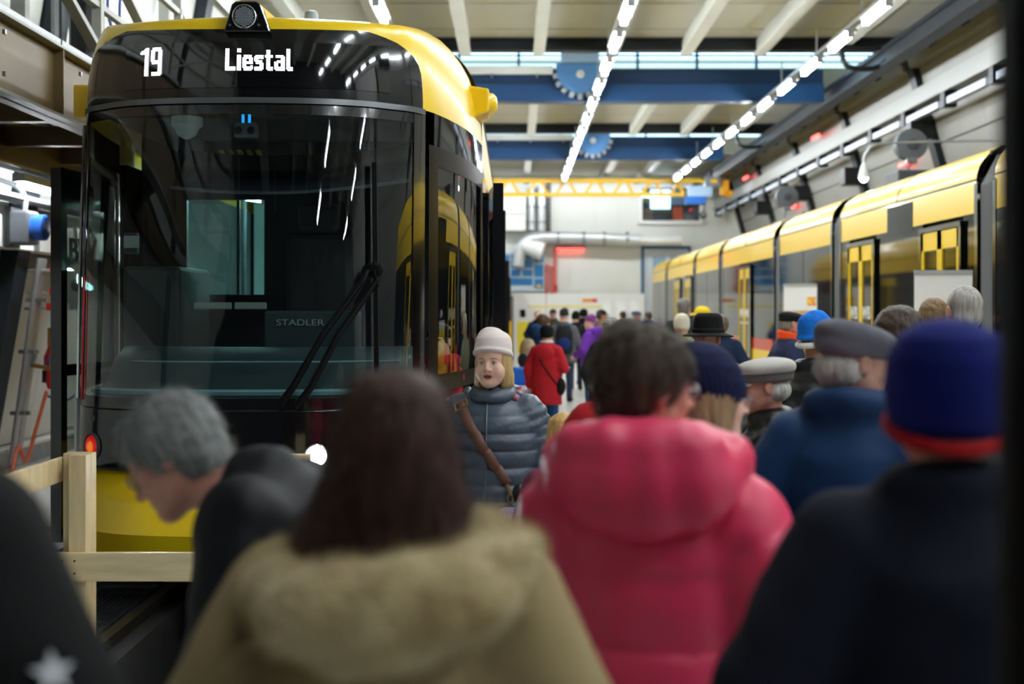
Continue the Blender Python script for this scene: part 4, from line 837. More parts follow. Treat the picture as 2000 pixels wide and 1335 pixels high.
# ================================================================= PEOPLE: shapes from smooth blended fields
def axis(lo, hi, coarse, fines):
    """grid coordinates from lo to hi, finer inside the given (a, b, h) ranges"""
    out = [lo]
    while out[-1] < hi:
        x = out[-1]; h = coarse
        for a, b, f in fines:
            if a - f <= x <= b: h = min(h, f)
            elif x < a: h = min(h, max(f, a - x))
        out.append(x + h)
    return np.array(out, dtype=np.float32)
class Field:
    def __init__(s, lo, hi, h, fines=()):
        s.ax = [axis(lo[i], hi[i], h, [(c[i] - r[i], c[i] + r[i], f) for c, r, f in fines]) for i in range(3)]
        s.D = np.full([len(a) for a in s.ax], 1.0, dtype=np.float32)
    def op(s, prim, k=.02, T=None, mode='u'):
        lo, hi, fn = prim; mg = k + .05
        if T is not None:
            cs = [T @ Vector((x, y, z)) for x in (lo[0], hi[0]) for y in (lo[1], hi[1]) for z in (lo[2], hi[2])]
            lo = [min(c[i] for c in cs) for i in range(3)]; hi = [max(c[i] for c in cs) for i in range(3)]
        sl = []
        for i in range(3):
            a = np.searchsorted(s.ax[i], lo[i] - mg); b = np.searchsorted(s.ax[i], hi[i] + mg)
            if b <= a: return s
            sl.append(slice(a, b))
        sl = tuple(sl)
        X, Y, Z = np.meshgrid(s.ax[0][sl[0]], s.ax[1][sl[1]], s.ax[2][sl[2]], indexing='ij')
        if T is not None:
            A = np.array(T.inverted(), dtype=np.float32)
            X, Y, Z = (A[i, 0] * X + A[i, 1] * Y + A[i, 2] * Z + A[i, 3] for i in range(3))
        d = fn(X, Y, Z).astype(np.float32); D = s.D[sl]
        if mode == 'u':
            h = np.clip(.5 + .5 * (D - d) / k, 0, 1); s.D[sl] = D + (d - D) * h - k * h * (1 - h)
        elif mode == 's':                      # subtract
            h = np.clip(.5 - .5 * (D + d) / k, 0, 1); s.D[sl] = D + (-d - D) * h + k * h * (1 - h)
        else:                                  # displace
            s.D[sl] = D + d
        return s
    def mesh(s):
        D = s.D; ax = s.ax; ins = D < 0; nx, ny, nz = D.shape
        c = np.zeros((nx - 1, ny - 1, nz - 1), np.int8)
        for a in (0, 1):
            for b in (0, 1):
                for e in (0, 1): c += ins[a:nx - 1 + a, b:ny - 1 + b, e:nz - 1 + e]
        act = (c > 0) & (c < 8); I, J, K = np.nonzero(act)
        idx = np.full(act.shape, -1, np.int32); idx[I, J, K] = np.arange(len(I))
        pos = np.zeros((len(I), 3)); cnt = np.zeros(len(I))
        base = np.stack([I, J, K], 1)
        for axi in range(3):
            o1, o2 = [(1, 2), (0, 2), (0, 1)][axi]
            for a in (0, 1):
                for b in (0, 1):
                    p = base.copy(); p[:, o1] += a; p[:, o2] += b; q = p.copy(); q[:, axi] += 1
                    da = D[p[:, 0], p[:, 1], p[:, 2]]; db = D[q[:, 0], q[:, 1], q[:, 2]]
                    m = (da < 0) != (db < 0); t = np.where(m, da / np.where(m, da - db, 1), 0)
                    w = np.zeros((len(I), 3))
                    for i in range(3): w[:, i] = ax[i][p[:, i]]
                    w[:, axi] += t * (ax[axi][q[:, axi]] - ax[axi][p[:, axi]])
                    pos[m] += w[m]; cnt[m] += 1
        pos /= np.maximum(cnt, 1)[:, None]
        F = []
        for axi in range(3):
            sh = [slice(1, n - 1) for n in (nx, ny, nz)]; sh[axi] = slice(0, D.shape[axi] - 1)
            s2 = list(sh); s2[axi] = slice(1, D.shape[axi])
            A, B = ins[tuple(sh)], ins[tuple(s2)]; e = np.argwhere(A != B)
            if not len(e): continue
            flip = A[tuple(e.T)]
            off = np.array([1, 1, 1]); off[axi] = 0; e = e + off
            o1, o2 = [(1, 2), (2, 0), (0, 1)][axi]
            def at(a, b):
                q = e.copy(); q[:, o1] -= a; q[:, o2] -= b; return idx[q[:, 0], q[:, 1], q[:, 2]]
            qd = np.stack([at(1, 1), at(0, 1), at(0, 0), at(1, 0)], 1); qd[~flip] = qd[~flip][:, ::-1]
            F.append(qd)
        F = np.concatenate(F); F = F[(F >= 0).all(1)]
        return pos, F
    def build(s, name, relax=1):
        v, f = s.mesh()
        for _ in range(relax):                 # light smoothing of the net
            acc = np.zeros_like(v); n = np.zeros(len(v))
            for a, b in ((0, 1), (1, 2), (2, 3), (3, 0)):
                np.add.at(acc, f[:, a], v[f[:, b]]); np.add.at(n, f[:, a], 1); np.add.at(acc, f[:, b], v[f[:, a]]); np.add.at(n, f[:, b], 1)
            v = v * .5 + .5 * acc / np.maximum(n, 1)[:, None]
        me = bpy.data.meshes.new(name); me.vertices.add(len(v)); me.vertices.foreach_set('co', v.astype(np.float32).ravel())
        me.loops.add(len(f) * 4); me.loops.foreach_set('vertex_index', f.astype(np.int32).ravel())
        me.polygons.add(len(f)); me.polygons.foreach_set('loop_start', np.arange(0, len(f) * 4, 4, dtype=np.int32)); me.polygons.foreach_set('loop_total', np.full(len(f), 4, np.int32))
        me.update(calc_edges=True); me.validate(); me.shade_smooth()
        return me
# ---- primitives: (lo, hi, distance)
def ell(c, r, R=None):
    m = max(r)
    Ri = None if R is None else np.array(R.inverted())
    def fn(X, Y, Z):
        x, y, z = X - c[0], Y - c[1], Z - c[2]
        if Ri is not None: x, y, z = (Ri[i, 0] * x + Ri[i, 1] * y + Ri[i, 2] * z for i in range(3))
        k0 = np.sqrt((x / r[0]) ** 2 + (y / r[1]) ** 2 + (z / r[2]) ** 2); k1 = np.sqrt((x / r[0] ** 2) ** 2 + (y / r[1] ** 2) ** 2 + (z / r[2] ** 2) ** 2)
        return k0 * (k0 - 1) / np.maximum(k1, 1e-6)
    e = [m] * 3 if R is not None else r
    return [c[i] - e[i] for i in range(3)], [c[i] + e[i] for i in range(3)], fn
def cone(a, b, ra, rb, puff=None):
    """tapered capsule; puff = (count, amplitude) quilted rings"""
    a, b = Vector(a), Vector(b); d = b - a; L2 = max(d.length_squared, 1e-9); m = max(ra, rb) + (puff[1] if puff else 0)
    def fn(X, Y, Z):
        x, y, z = X - a.x, Y - a.y, Z - a.z; t = np.clip((x * d.x + y * d.y + z * d.z) / L2, 0, 1)
        r = ra + (rb - ra) * t
        if puff: r = r + puff[1] * (np.abs(np.sin(math.pi * t * puff[0])) ** .45 - .6)
        return np.sqrt((x - t * d.x) ** 2 + (y - t * d.y) ** 2 + (z - t * d.z) ** 2) - r
    return [min(a[i], b[i]) - m for i in range(3)], [max(a[i], b[i]) + m for i in range(3)], fn
def loft(rows, puff=None, power=2.0, zk=.02, rib=None):
    """upright elliptic loft; rows = (z, half width, half depth, y centre); puff = (period, amplitude, z0)"""
    R = np.array(rows, dtype=np.float32); R = R[np.argsort(R[:, 0])]; z0, z1 = R[0, 0], R[-1, 0]; mx = R[:, 1].max() + .04; my = (R[:, 2] + np.abs(R[:, 3])).max() + .04
    def fn(X, Y, Z):
        a = np.interp(Z, R[:, 0], R[:, 1]); b = np.interp(Z, R[:, 0], R[:, 2]); c = np.interp(Z, R[:, 0], R[:, 3])
        if puff:
            w = puff[1] * (np.abs(np.sin(math.pi * (Z - puff[2]) / puff[0])) ** .45 - .6); a = a + w; b = b + w
        y = Y - c
        if rib: w = rib[1] * np.sin(rib[0] * np.arctan2(y, X)); a = a + w; b = b + w
        if power != 2.0:
            q = (np.abs(X / a) ** power + np.abs(y / b) ** power) ** (1 / power); d = (q - 1) * np.minimum(a, b)
        else:
            q = np.sqrt((X / a) ** 2 + (y / b) ** 2); g = np.sqrt((X / a ** 2) ** 2 + (y / b ** 2) ** 2); d = q * (q - 1) / np.maximum(g, 1e-6)
        dz = np.maximum(z0 - Z, Z - z1); h = np.clip(.5 - .5 * (d - dz) / zk, 0, 1)
        return d + (dz - d) * h + zk * h * (1 - h)
    return [-mx, -my, z0], [mx, my, z1], fn
def halfspace(axis_, sign, val, lo, hi):
    def fn(X, Y, Z): return sign * ((X, Y, Z)[axis_] - val)
    return lo, hi, fn
def noise(lo, hi, amp, f, seed=0):
    r = np.random.RandomState(seed); W = r.normal(size=(5, 3)) * f; ph = r.uniform(0, 6.28, 5)
    def fn(X, Y, Z):
        o = 0
        for i in range(5): o = o + np.sin(W[i, 0] * X + W[i, 1] * Y + W[i, 2] * Z + ph[i])
        return amp * o / 5
    return lo, hi, fn
def torus(c, R, r, R2=None, tilt=0.0):
    R2 = R2 or R
    def fn(X, Y, Z):
        x, y, z = X - c[0], Y - c[1], Z - c[2]; z = z - tilt * y
        k = np.sqrt((x / R) ** 2 + (y / R2) ** 2); q = (k - 1) * min(R, R2)
        return np.sqrt(q ** 2 + z ** 2) - r
    m = max(R, R2) + r
    return [c[0] - m, c[1] - m, c[2] - r - abs(tilt) * m], [c[0] + m, c[1] + m, c[2] + r + abs(tilt) * m], fn

# ---- the head (local: face towards +Y, centre between chin and crown)
def head_ops(F, T, old=0.0, female=False):
    u = lambda p, k=.02: F.op(p, k, T)
    u(ell((0, -.014, .032), (.076, .097, .087))); u(ell((0, .028, -.035), (.064, .066, .078)), .03); u(ell((0, .02, .045), (.066, .072, .06)), .03)
    for s in (-1, 1):
        u(cone((s * .052, -.005, -.05), (s * .022, .062, -.098), .024, .02), .03); u(ell((s * .036, .058, -.03), (.026, .024, .024)), .02)
        u(cone((s * .012, .087 if not female else .083, .02), (s * .046, .07 if not female else .066, .022), .011, .009), .014)
        if female: u(ell((s * .04, .05, -.045), (.03, .03, .032)), .03)
        F.op(ell((s * .032, .1, .004), (.019, .019, .013)), .012, T, 's')
        u(ell((s * .0315, .0765, .002), (.0155, .0135, .0125)), .004)
        R = Euler((0, 0, s * -.35)).to_matrix(); u(ell((s * .083, -.016, -.004), (.011, .022, .034), R), .006); F.op(ell((s * .094, -.01, .0), (.006, .012, .019), R), .006, T, 's')
        u(ell((s * .013, .097, -.034), (.009, .01, .008)), .008)
    u(ell((0, .07, -.103), (.024, .02, .018)), .02)
    u(cone((0, .088, .012), (0, .111, -.03), .0085, .0125), .01)
    u(cone((-.018, .086, -.061), (.018, .086, -.061), .0065, .0065), .008); u(ell((0, .0905, -.061), (.014, .008, .0055)), .008)
    u(ell((0, .0875, -.074), (.018, .008, .0065)), .006); F.op(cone((-.022, .094, -.0672), (.022, .094, -.0672), .0032, .0032), .004, T, 's')
def hand_ops(F, T, curl=.5):
    """palm along -Z from the wrist, fingers below, thumb towards +Y"""
    u = lambda p, k=.006: F.op(p, k, T)
    u(ell((0, .0, -.045), (.016, .042, .05)), .015); 
    for i, (y, L) in enumerate(((.03, .072), (.01, .08), (-.01, .075), (-.029, .058))):
        a = Vector((0, y, -.085)); c1 = curl * .9; c2 = curl * 2.0
        b = a + Vector((-math.sin(c1), 0, -math.cos(c1))) * L * .5; e = b + Vector((-math.sin(c2), 0, -math.cos(c2))) * L * .5
        u(cone(a, b, .0095, .009)); u(cone(b, e, .009, .0075))
    u(cone((0, .03, -.025), (-.012, .058, -.06), .012, .0105)); u(cone((-.012, .058, -.06), (-.025, .06, -.09), .0105, .0085))

ARMS = {'down': ((.265, -.03, 1.13), (.275, .04, .88)), 'pocket': ((.30, -.08, 1.15), (.21, .10, .98)), 'hold': ((.26, .0, 1.15), (.09, .26, 1.16)), 'front': ((.25, .03, 1.14), (.10, .27, 1.02)), 'up': ((.27, .12, 1.2), (.12, .3, 1.36))}
SHO = (.172, -.012, 1.385)
def pose(spec):
    k = spec.get('arms', ('down', 'down')); k = (k, k) if isinstance(k, str) else k
    J = {}
    for s, n in ((-1, k[0]), (1, k[1])):
        e, w = ARMS[n] if isinstance(n, str) else n
        J['e%d' % s] = Vector((s * e[0], e[1], e[2])); J['w%d' % s] = Vector((s * w[0], w[1], w[2])); J['s%d' % s] = Vector((s * SHO[0], SHO[1], SHO[2]))
    hip = Vector((0, 0, .95)); J['lean'] = Matrix.Translation(hip) @ Matrix.Rotation(-spec.get('lean', 0.0), 4, 'X') @ Matrix.Rotation(spec.get('tilt', 0.0), 4, 'Y') @ Matrix.Translation(-hip)
    hf = spec.get('head', (0, 0, 0)); hp = spec.get('head_at', (0, .03, 1.628))
    J['head'] = J['lean'] @ Matrix.Translation(hp) @ Euler((hf[1], hf[2], hf[0]), 'XYZ').to_matrix().to_4x4()
    J['hp'] = Vector(hp)
    st = spec.get('step', .0); J['ankL'] = Vector((-.1, st, .09)); J['ankR'] = Vector((.1, -st, .09))
    if spec.get('sit'): J['kn-1'], J['kn1'], J['ankL'], J['ankR'] = Vector((-.12, .42, .94)), Vector((.12, .42, .94)), Vector((-.12, .38, .62)), Vector((.12, .38, .62))
    return J
def arm_T(J, s):
    e, w = J['e%d' % s], J['w%d' % s]; z = (e - w).normalized(); x = Vector((s, 0, 0)); x = (x - z * x.dot(z)).normalized(); y = z.cross(x)
    m = Matrix((x, y, z)).transposed().to_4x4(); m.translation = w; return m if s > 0 else m @ Matrix.Identity(4)
def body_mesh(spec, J, h, hf, hands=True):
    L = J['lean']; pts = [L @ J[k] for k in ('e-1', 'e1', 'w-1', 'w1')] + [J['head'].translation, Vector((0, 0, 0))]
    lo = [min(p[i] for p in pts) - .24 for i in range(3)]; hi = [max(p[i] for p in pts) + .2 for i in range(3)]
    lo[0] = min(lo[0], -.26); hi[0] = max(hi[0], .26); lo[1] = min(lo[1], -.22); hi[1] = max(hi[1], .32 if not spec.get('sit') else .62); lo[2] = -.02
    hc = J['head'].translation; fines = [(hc, (.12, .13, .15), hf)]
    if hands:
        for s in (-1, 1): fines.append((L @ (arm_T(J, s) @ Vector((0, 0, -.07))), (.07, .07, .1), max(hf, .007)))
    F = Field(lo, hi, h, fines)
    for s, a in ((-1, J['ankL']), (1, J['ankR'])):
        kn = J.get('kn%d' % s) or Vector((s * .1, a.y * .4 + .02, .51)); F.op(cone((s * .09, 0, .92), kn, .088, .058), .04); F.op(cone(kn, a, .056, .04), .03); F.op(cone((a.x, a.y - .03, a.z - .045), (a.x + s * .02, a.y + .13, a.z - .06), .042, .034), .02)
    F.op(ell((0, -.005, .95), (.165, .115, .13)), .05, L); F.op(ell((0, .0, 1.1), (.145, .1, .16)), .05, L); F.op(ell((0, -.005, 1.28), (.165, .112, .19)), .05, L); F.op(cone((-.15, -.012, 1.38), (.15, -.012, 1.38), .055, .055), .06, L)
    for s in (-1, 1):
        F.op(cone(J['s%d' % s], J['e%d' % s], .054, .042), .03, L); F.op(cone(J['e%d' % s], J['w%d' % s], .042, .027), .02, L)
        if hands: hand_ops(F, L @ arm_T(J, s) @ (Matrix.Diagonal((s, 1, 1, 1))), spec.get('curl', .5))
    hT = J['head']; F.op(cone((0, -.02, 1.42), tuple(J['hp'] + Vector((0, -.025, -.07))), .062, .055), .03, L)
    head_ops(F, hT, female=spec.get('female', False))
    return F.build('body')

# coats: rows at z for half width / half depth / y centre (H = 1.75 figure)
def coat_mesh(spec, J, h):
    c = spec['coat']; L = J['lean']; hem = c.get('hem', .8); fat = c.get('fat', 0.0); pf = c.get('puff'); wn = c.get('wrinkle', .004)
    pts = [L @ J[k] for k in ('e-1', 'e1', 'w-1', 'w1', 's1', 's-1')] + [Vector((0, 0, hem)), L @ Vector((0, 0, 1.6))]
    lo = [min(p[i] for p in pts) - .3 for i in range(3)]; hi = [max(p[i] for p in pts) + .3 for i in range(3)]; lo[2] = min(hem - .03, lo[2] + .15)
    fine = [((0, 0, 0), (9, 9, 9), h)]
    F = Field(lo, hi, h)
    rows = [(hem, .185 + fat + c.get('flare', .01), .135 + fat, 0), (.95, .19 + fat, .14 + fat, 0), (1.1, .175 + fat, .13 + fat, 0.0), (1.25, .19 + fat, .14 + fat, .0), (1.36, .175 + fat * .8, .128 + fat * .8, -.005), (1.42, .13 + fat * .4, .1 + fat * .5, -.01), (1.475, .09, .08, -.015), (1.5, .07, .07, -.015)]
    if L != Matrix.Identity(4) and hem < .9:     # the skirt of the coat stays below the bend
        F.op(loft([r for r in [(hem, .185 + fat, .14 + fat, 0), (.95, .19 + fat, .15 + fat, 0), (1.02, .17, .12, .0)]]), .06); rows = [(.88, .17 + fat, .13 + fat, 0)] + rows[1:]
    F.op(loft(rows, pf), .03, L)
    F.op(cone((-.15, -.012, 1.385), (0, -.012, 1.46), .055 + fat * .4, .075), .05, L); F.op(cone((.15, -.012, 1.385), (0, -.012, 1.46), .055 + fat * .4, .075), .05, L)
    sr = c.get('sleeve', (.064, .064, .052)); sp = c.get('spuff')
    for s in (-1, 1):
        a, e, w = J['s%d' % s], J['e%d' % s], J['w%d' % s]; w2 = e.lerp(w, c.get('cuff', .96))
        F.op(cone(a, e, sr[0] + fat * .5, sr[1] + fat * .4, (sp[0], sp[1]) if sp else None), .035, L); F.op(cone(e, w2, sr[1] + fat * .4, sr[2] + fat * .3, (max(1, sp[0] - 1), sp[1]) if sp else None), .025, L)
    cl = c.get('collar')
    if cl: F.op(torus((0, .0, 1.5 + cl[2]), cl[0], cl[1], cl[0] * .92, -.15), .03, L)
    for op in c.get('extra', ()): F.op(op[0], op[1], L, op[2] if len(op) > 2 else 'u')
    if wn: F.op(noise(lo, hi, wn, c.get('wf', 26), c.get('seed', 1)), .01, None, 'd'); F.op(noise(lo, hi, wn * .5, c.get('wf', 26) * 2.3, c.get('seed', 1) + 5), .01, None, 'd')
    return F.build('coat', c.get('relax', 1))
def legs_mesh(J, h, wide=0.0):
    F = Field((-.28, -.3, .02), (.28, .6, 1.12), h)
    for s, a in ((-1, J['ankL']), (1, J['ankR'])):
        kn = J.get('kn%d' % s) or Vector((s * .1, a.y * .4 + .02, .51)); F.op(cone((s * .09, 0, .93), kn, .098 + wide, .072 + wide), .03); F.op(cone(kn, (a.x, a.y, a.z + .01), .07 + wide, .06 + wide), .02)
    F.op(ell((0, -.005, .98), (.172, .124, .12)), .04); F.op(noise((-.3, -.3, 0), (.3, .34, 1.1), .004, 30, 3), .01, None, 'd')
    return F.build('trousers')
def shoe_mesh(a, s):
    z = a.z - .09; F = Field((a.x - .1, a.y - .14, z - .01), (a.x + .12, a.y + .26, z + .16), .014)
    F.op(cone((a.x, a.y - .04, z + .05), (a.x + s * .02, a.y + .15, z + .045), .05, .044), .02); F.op(cone((a.x, a.y - .02, z + .06), (a.x, a.y, z + .12), .05, .046), .02)
    return F.build('shoe')

# ---- hair and hats in head space (cached)
CACHE = {}
def hair_mesh(kind, seed=0):
    key = ('hair', kind, seed)
    if key in CACHE: return CACHE[key]
    F = Field((-.2, -.22, -.36), (.2, .17, .2), .007)
    box_ = ((-.2, -.22, -.36), (.2, .17, .2))
    if kind in ('short', 'thick', 'buzz', 'fringe', 'tousled'):
        g = {'short': .011, 'thick': .026, 'buzz': .005, 'fringe': .014, 'tousled': .02}[kind]
        F.op(ell((0, -.02, .038), (.077 + g, .099 + g, .088 + g)), .01)
        if kind in ('thick', 'tousled'): F.op(ell((0, -.03, .09), (.075, .085, .055)), .03); F.op(ell((0, -.075, -.02), (.062, .045, .07)), .03)
        F.op(ell((0, -.06, -.03), (.068 + g * .5, .055, .06)), .02)
        F.op(ell((0, .1, -.045), (.12, .105, .1)), .012, None, 's'); F.op(halfspace(2, 1, -.075, *box_), .01, None, 's') if 0 else F.op(ell((0, -.02, -.15), (.2, .2, .075)), .012, None, 's')
        F.op(noise(*box_, .006 if kind in ('thick', 'tousled') else .002, 70, seed), .01, None, 'd'); F.op(noise(*box_, .004 if kind in ('thick', 'tousled') else .001, 150, seed + 1), .01, None, 'd')
    elif kind == 'long':
        F.op(loft([(.14, .03, .04, -.02), (.125, .06, .07, -.02), (.10, .08, .095, -.02), (.04, .096, .115, -.022), (-.04, .112, .114, -.028), (-.1, .135, .105, -.035), (-.16, .168, .098, -.05), (-.2, .175, .09, -.055), (-.235, .15, .075, -.06), (-.26, .07, .05, -.07)], zk=.03), .02)
        F.op(ell((0, .13, -.07), (.075, .13, .16)), .02, None, 's')
        F.op(noise(*box_, .003, 60, 2), .01, None, 'd')
        F.op((*box_, lambda X, Y, Z: .0022 * np.sin(70 * np.arctan2(X, Y + .02) + 9 * np.sin(14 * Z)) + .0018 * np.sin(131 * np.arctan2(X, Y + .02) + 5 * Z * 9)), .01, None, 'd')
    elif kind == 'bob':
        F.op(loft([(.14, .03, .04, -.02), (.1, .08, .095, -.02), (.03, .092, .108, -.02), (-.05, .1, .1, -.025), (-.11, .104, .082, -.03), (-.135, .09, .07, -.03)], zk=.03), .02)
        F.op(ell((0, .13, -.08), (.07, .15, .17)), .02, None, 's'); F.op((*box_, lambda X, Y, Z: .002 * np.sin(60 * np.arctan2(X, Y + .02) + 8 * np.sin(16 * Z))), .01, None, 'd'); F.op(noise(*box_, .003, 50, 4), .01, None, 'd')
    elif kind == 'curly':
        F.op(ell((0, -.025, .045), (.098, .118, .105)), .01); F.op(ell((0, -.06, -.03), (.09, .07, .075)), .03); F.op(ell((0, .11, -.05), (.12, .105, .11)), .012, None, 's'); F.op(noise(*box_, .012, 95, seed), .01, None, 'd')
    elif kind == 'fringe_back':                # hair showing below a cap
        F.op(ell((0, -.045, -.02), (.085, .078, .06)), .01); F.op(ell((0, .1, -.02), (.12, .1, .12)), .012, None, 's'); F.op(noise(*box_, .004, 80, seed), .01, None, 'd')
    CACHE[key] = F.build('hair'); return CACHE[key]
def hat_mesh(kind):
    key = ('hat', kind)
    if key in CACHE: return CACHE[key]
    B = ((-.24, -.26, -.12), (.24, .3, .26)); F = Field((-.24, -.26, -.12), (.24, .3, .26), .006)
    def cut(tilt, z):                          # remove everything below a tilted plane
        F.op((*B, lambda X, Y, Z: (Z - z - tilt * Y) * .95), .006, None, 's')
    if kind == 'beanie':
        F.op(loft([(-.02, .088, .11, -.014), (.05, .092, .114, -.016), (.09, .092, .112, -.02), (.125, .086, .104, -.024), (.148, .068, .082, -.03), (.166, .038, .046, -.034)], zk=.035, rib=(44, .0013)), .01); F.op(ell((.02, -.03, .15), (.05, .05, .03)), .03); F.op(noise(*B, .003, 34, 5), .01, None, 'd'); F.op(torus((0, -.013, .046), .09, .008, .113, .2), .014); cut(.2, .036)
    elif kind == 'beanie_slouch':
        F.op(loft([(-.03, .09, .112, -.015), (.05, .098, .122, -.022), (.10, .092, .112, -.035), (.14, .07, .09, -.045), (.17, .035, .05, -.05)], zk=.03, rib=(36, .003)), .01); F.op(noise(*B, .003, 50, 3), .01, None, 'd'); cut(.2, -.015)
    elif kind == 'beanie_big':
        F.op(loft([(-.05, .092, .115, -.015), (.03, .1, .122, -.016), (.08, .096, .116, -.02), (.115, .08, .096, -.025), (.138, .05, .06, -.028), (.147, .02, .02, -.03)], zk=.03), .01); F.op(noise(*B, .004, 30, 7), .01, None, 'd'); cut(.18, -.035)
    elif kind == 'flat_cap':
        F.op(ell((0, .0, .07), (.098, .135, .05), Euler((-.16, 0, 0)).to_matrix()), .01); F.op(ell((0, -.02, .045), (.092, .113, .05)), .03); F.op(ell((0, .115, .03), (.075, .05, .012), Euler((-.25, 0, 0)).to_matrix()), .02); F.op(noise(*B, .003, 30, 2), .01, None, 'd'); cut(.0, .018)
    elif kind == 'hat_crown':
        F.op(loft([(.03, .094, .118, -.014), (.08, .09, .112, -.014), (.14, .083, .1, -.014), (.165, .07, .085, -.014)], zk=.03), .01); F.op(ell((0, -.014, .185), (.02, .075, .025)), .02, None, 's'); cut(0, .032)
    elif kind == 'hat_brim':
        F.op((*B, lambda X, Y, Z: np.maximum(np.abs(Z - .035 + .35 * np.maximum(0, np.sqrt(X ** 2 + (Y * .9) ** 2) - .1) - .5 * np.maximum(0, Y - .16)) - .005, np.sqrt((X / .155) ** 2 + ((Y + .012) / .18) ** 2) * .16 - .16)), .004)
    elif kind == 'hat_band':
        F.op(loft([(.038, .0965, .1205, -.014), (.07, .0945, .118, -.014)], zk=.006), .006)
    elif kind == 'ball_cap':
        F.op(ell((0, -.012, .045), (.09, .112, .085)), .01); cut(.05, .028)
    elif kind == 'cap_peak':
        F.op((*B, lambda X, Y, Z: np.maximum(np.maximum(np.abs(Z - .03 + .22 * (Y - .09) + 4 * X ** 2) - .004, np.sqrt((X / .075) ** 2 + ((Y - .085) / .095) ** 2) * .08 - .08), -(np.sqrt((X / .086) ** 2 + ((Y + .012) / .108) ** 2) * .1 - .1))), .004)
    elif kind == 'sailor_top':
        F.op(ell((0, -.015, .085), (.115, .135, .045)), .01); F.op(ell((0, -.02, .06), (.1, .12, .05)), .02); F.op(noise(*B, .006, 45, 9), .01, None, 'd'); cut(0, .06)
    elif kind == 'sailor_band':
        F.op(loft([(.022, .094, .118, -.014), (.068, .098, .122, -.014)], zk=.008), .006)
    elif kind == 'knit_band':
        F.op(torus((0, -.012, .0), .09, .017, .113, .16), .01); F.op((*B, lambda X, Y, Z: .002 * np.sin(50 * np.arctan2(X, Y))), .01, None, 'd')
    elif kind == 'red_edge':
        F.op(torus((0, -.015, -.036), .094, .011, .117, .18), .01)
    CACHE[key] = F.build(kind); return CACHE[key]

SKIN = {k: M('skin_' + k, c, .5, sss=.08, var=(40, .1)) for k, c in (('fair', (238, 192, 170)), ('pink', (210, 150, 130)), ('tan', (186, 130, 104)), ('old', (198, 148, 128)))}
def cloth(name, rgb, rough=.75, sheen=.0, **k): return M('cloth_' + name, rgb, rough, sheen=sheen, **{'spec': .25, **k})
PEOPLE_MESH = {}
def fuzz(root, o, n, length, mt, flow=0.0, width=.0008, seed=0, down=.3):
    """short strands standing on a surface, joined as one part of it"""
    me = o.data; r = np.random.RandomState(seed); nv = len(me.vertices)
    co = np.zeros(nv * 3); me.vertices.foreach_get('co', co); co = co.reshape(-1, 3); nr = np.zeros(nv * 3); me.vertices.foreach_get('normal', nr); nr = nr.reshape(-1, 3)
    i = r.randint(0, nv, n); p = co[i] + r.normal(size=(n, 3)) * .004; nn = nr[i]
    g = np.array([0, -.35, -1.0]) + r.normal(size=(n, 3)) * .35; g -= nn * (g * nn).sum(1)[:, None]      # combed along the surface
    d = nn * (1 - flow) + g * flow + r.normal(size=(n, 3)) * .4 * (1 - flow * .9); d[:, 2] -= down * (1 - flow); d /= np.linalg.norm(d, axis=1)[:, None]
    L = length * r.uniform(.5, 1.2, (n, 1)); w = np.cross(d, nn + r.normal(size=(n, 3)) * .3); w /= np.maximum(np.linalg.norm(w, axis=1), 1e-6)[:, None]; w *= width
    V = np.stack([p - w, p + w, p + d * L], 1).reshape(-1, 3); f = np.arange(n * 3).reshape(-1, 3)
    m = bpy.data.meshes.new('strands'); m.from_pydata(V.tolist(), [], f.tolist()); q = link('strands', m, mt, None); q.parent = o; q['kind'] = 'stuff'; return q
def glasses(root, T, mt, parent=None):
    g = MB()
    for s in (-1, 1):
        g.tube([T @ Vector((s * .033 + .024 * math.cos(a), .101, .0 + .018 * math.sin(a))) for a in [i * math.pi / 8 for i in range(17)]], .0018, 5, caps=False)
        g.tube([T @ Vector((s * .057, .1, .006)), T @ Vector((s * .075, .06, .006)), T @ Vector((s * .082, -.02, .005)), T @ Vector((s * .082, -.03, -.012))], .0018, 5)
    g.tube([T @ Vector((-.01, .104, .004)), T @ Vector((0, .107, .006)), T @ Vector((.01, .104, .004))], .0018, 5)
    o = g.build('glasses', mt, None); o.parent = root
    l = MB()
    for s in (-1, 1): l.lathe([(.0235, 0), (.0235, .001)], 16, T @ frame((s * .033, .1, 0), (-1, 0, 0), (0, 0, 1)) @ Matrix.Diagonal((1, .75, 1, 1)))
    q = l.build('spectacle_lens', glass('lens_glass', (.96, .97, .97)), None); q.parent = o
    return o
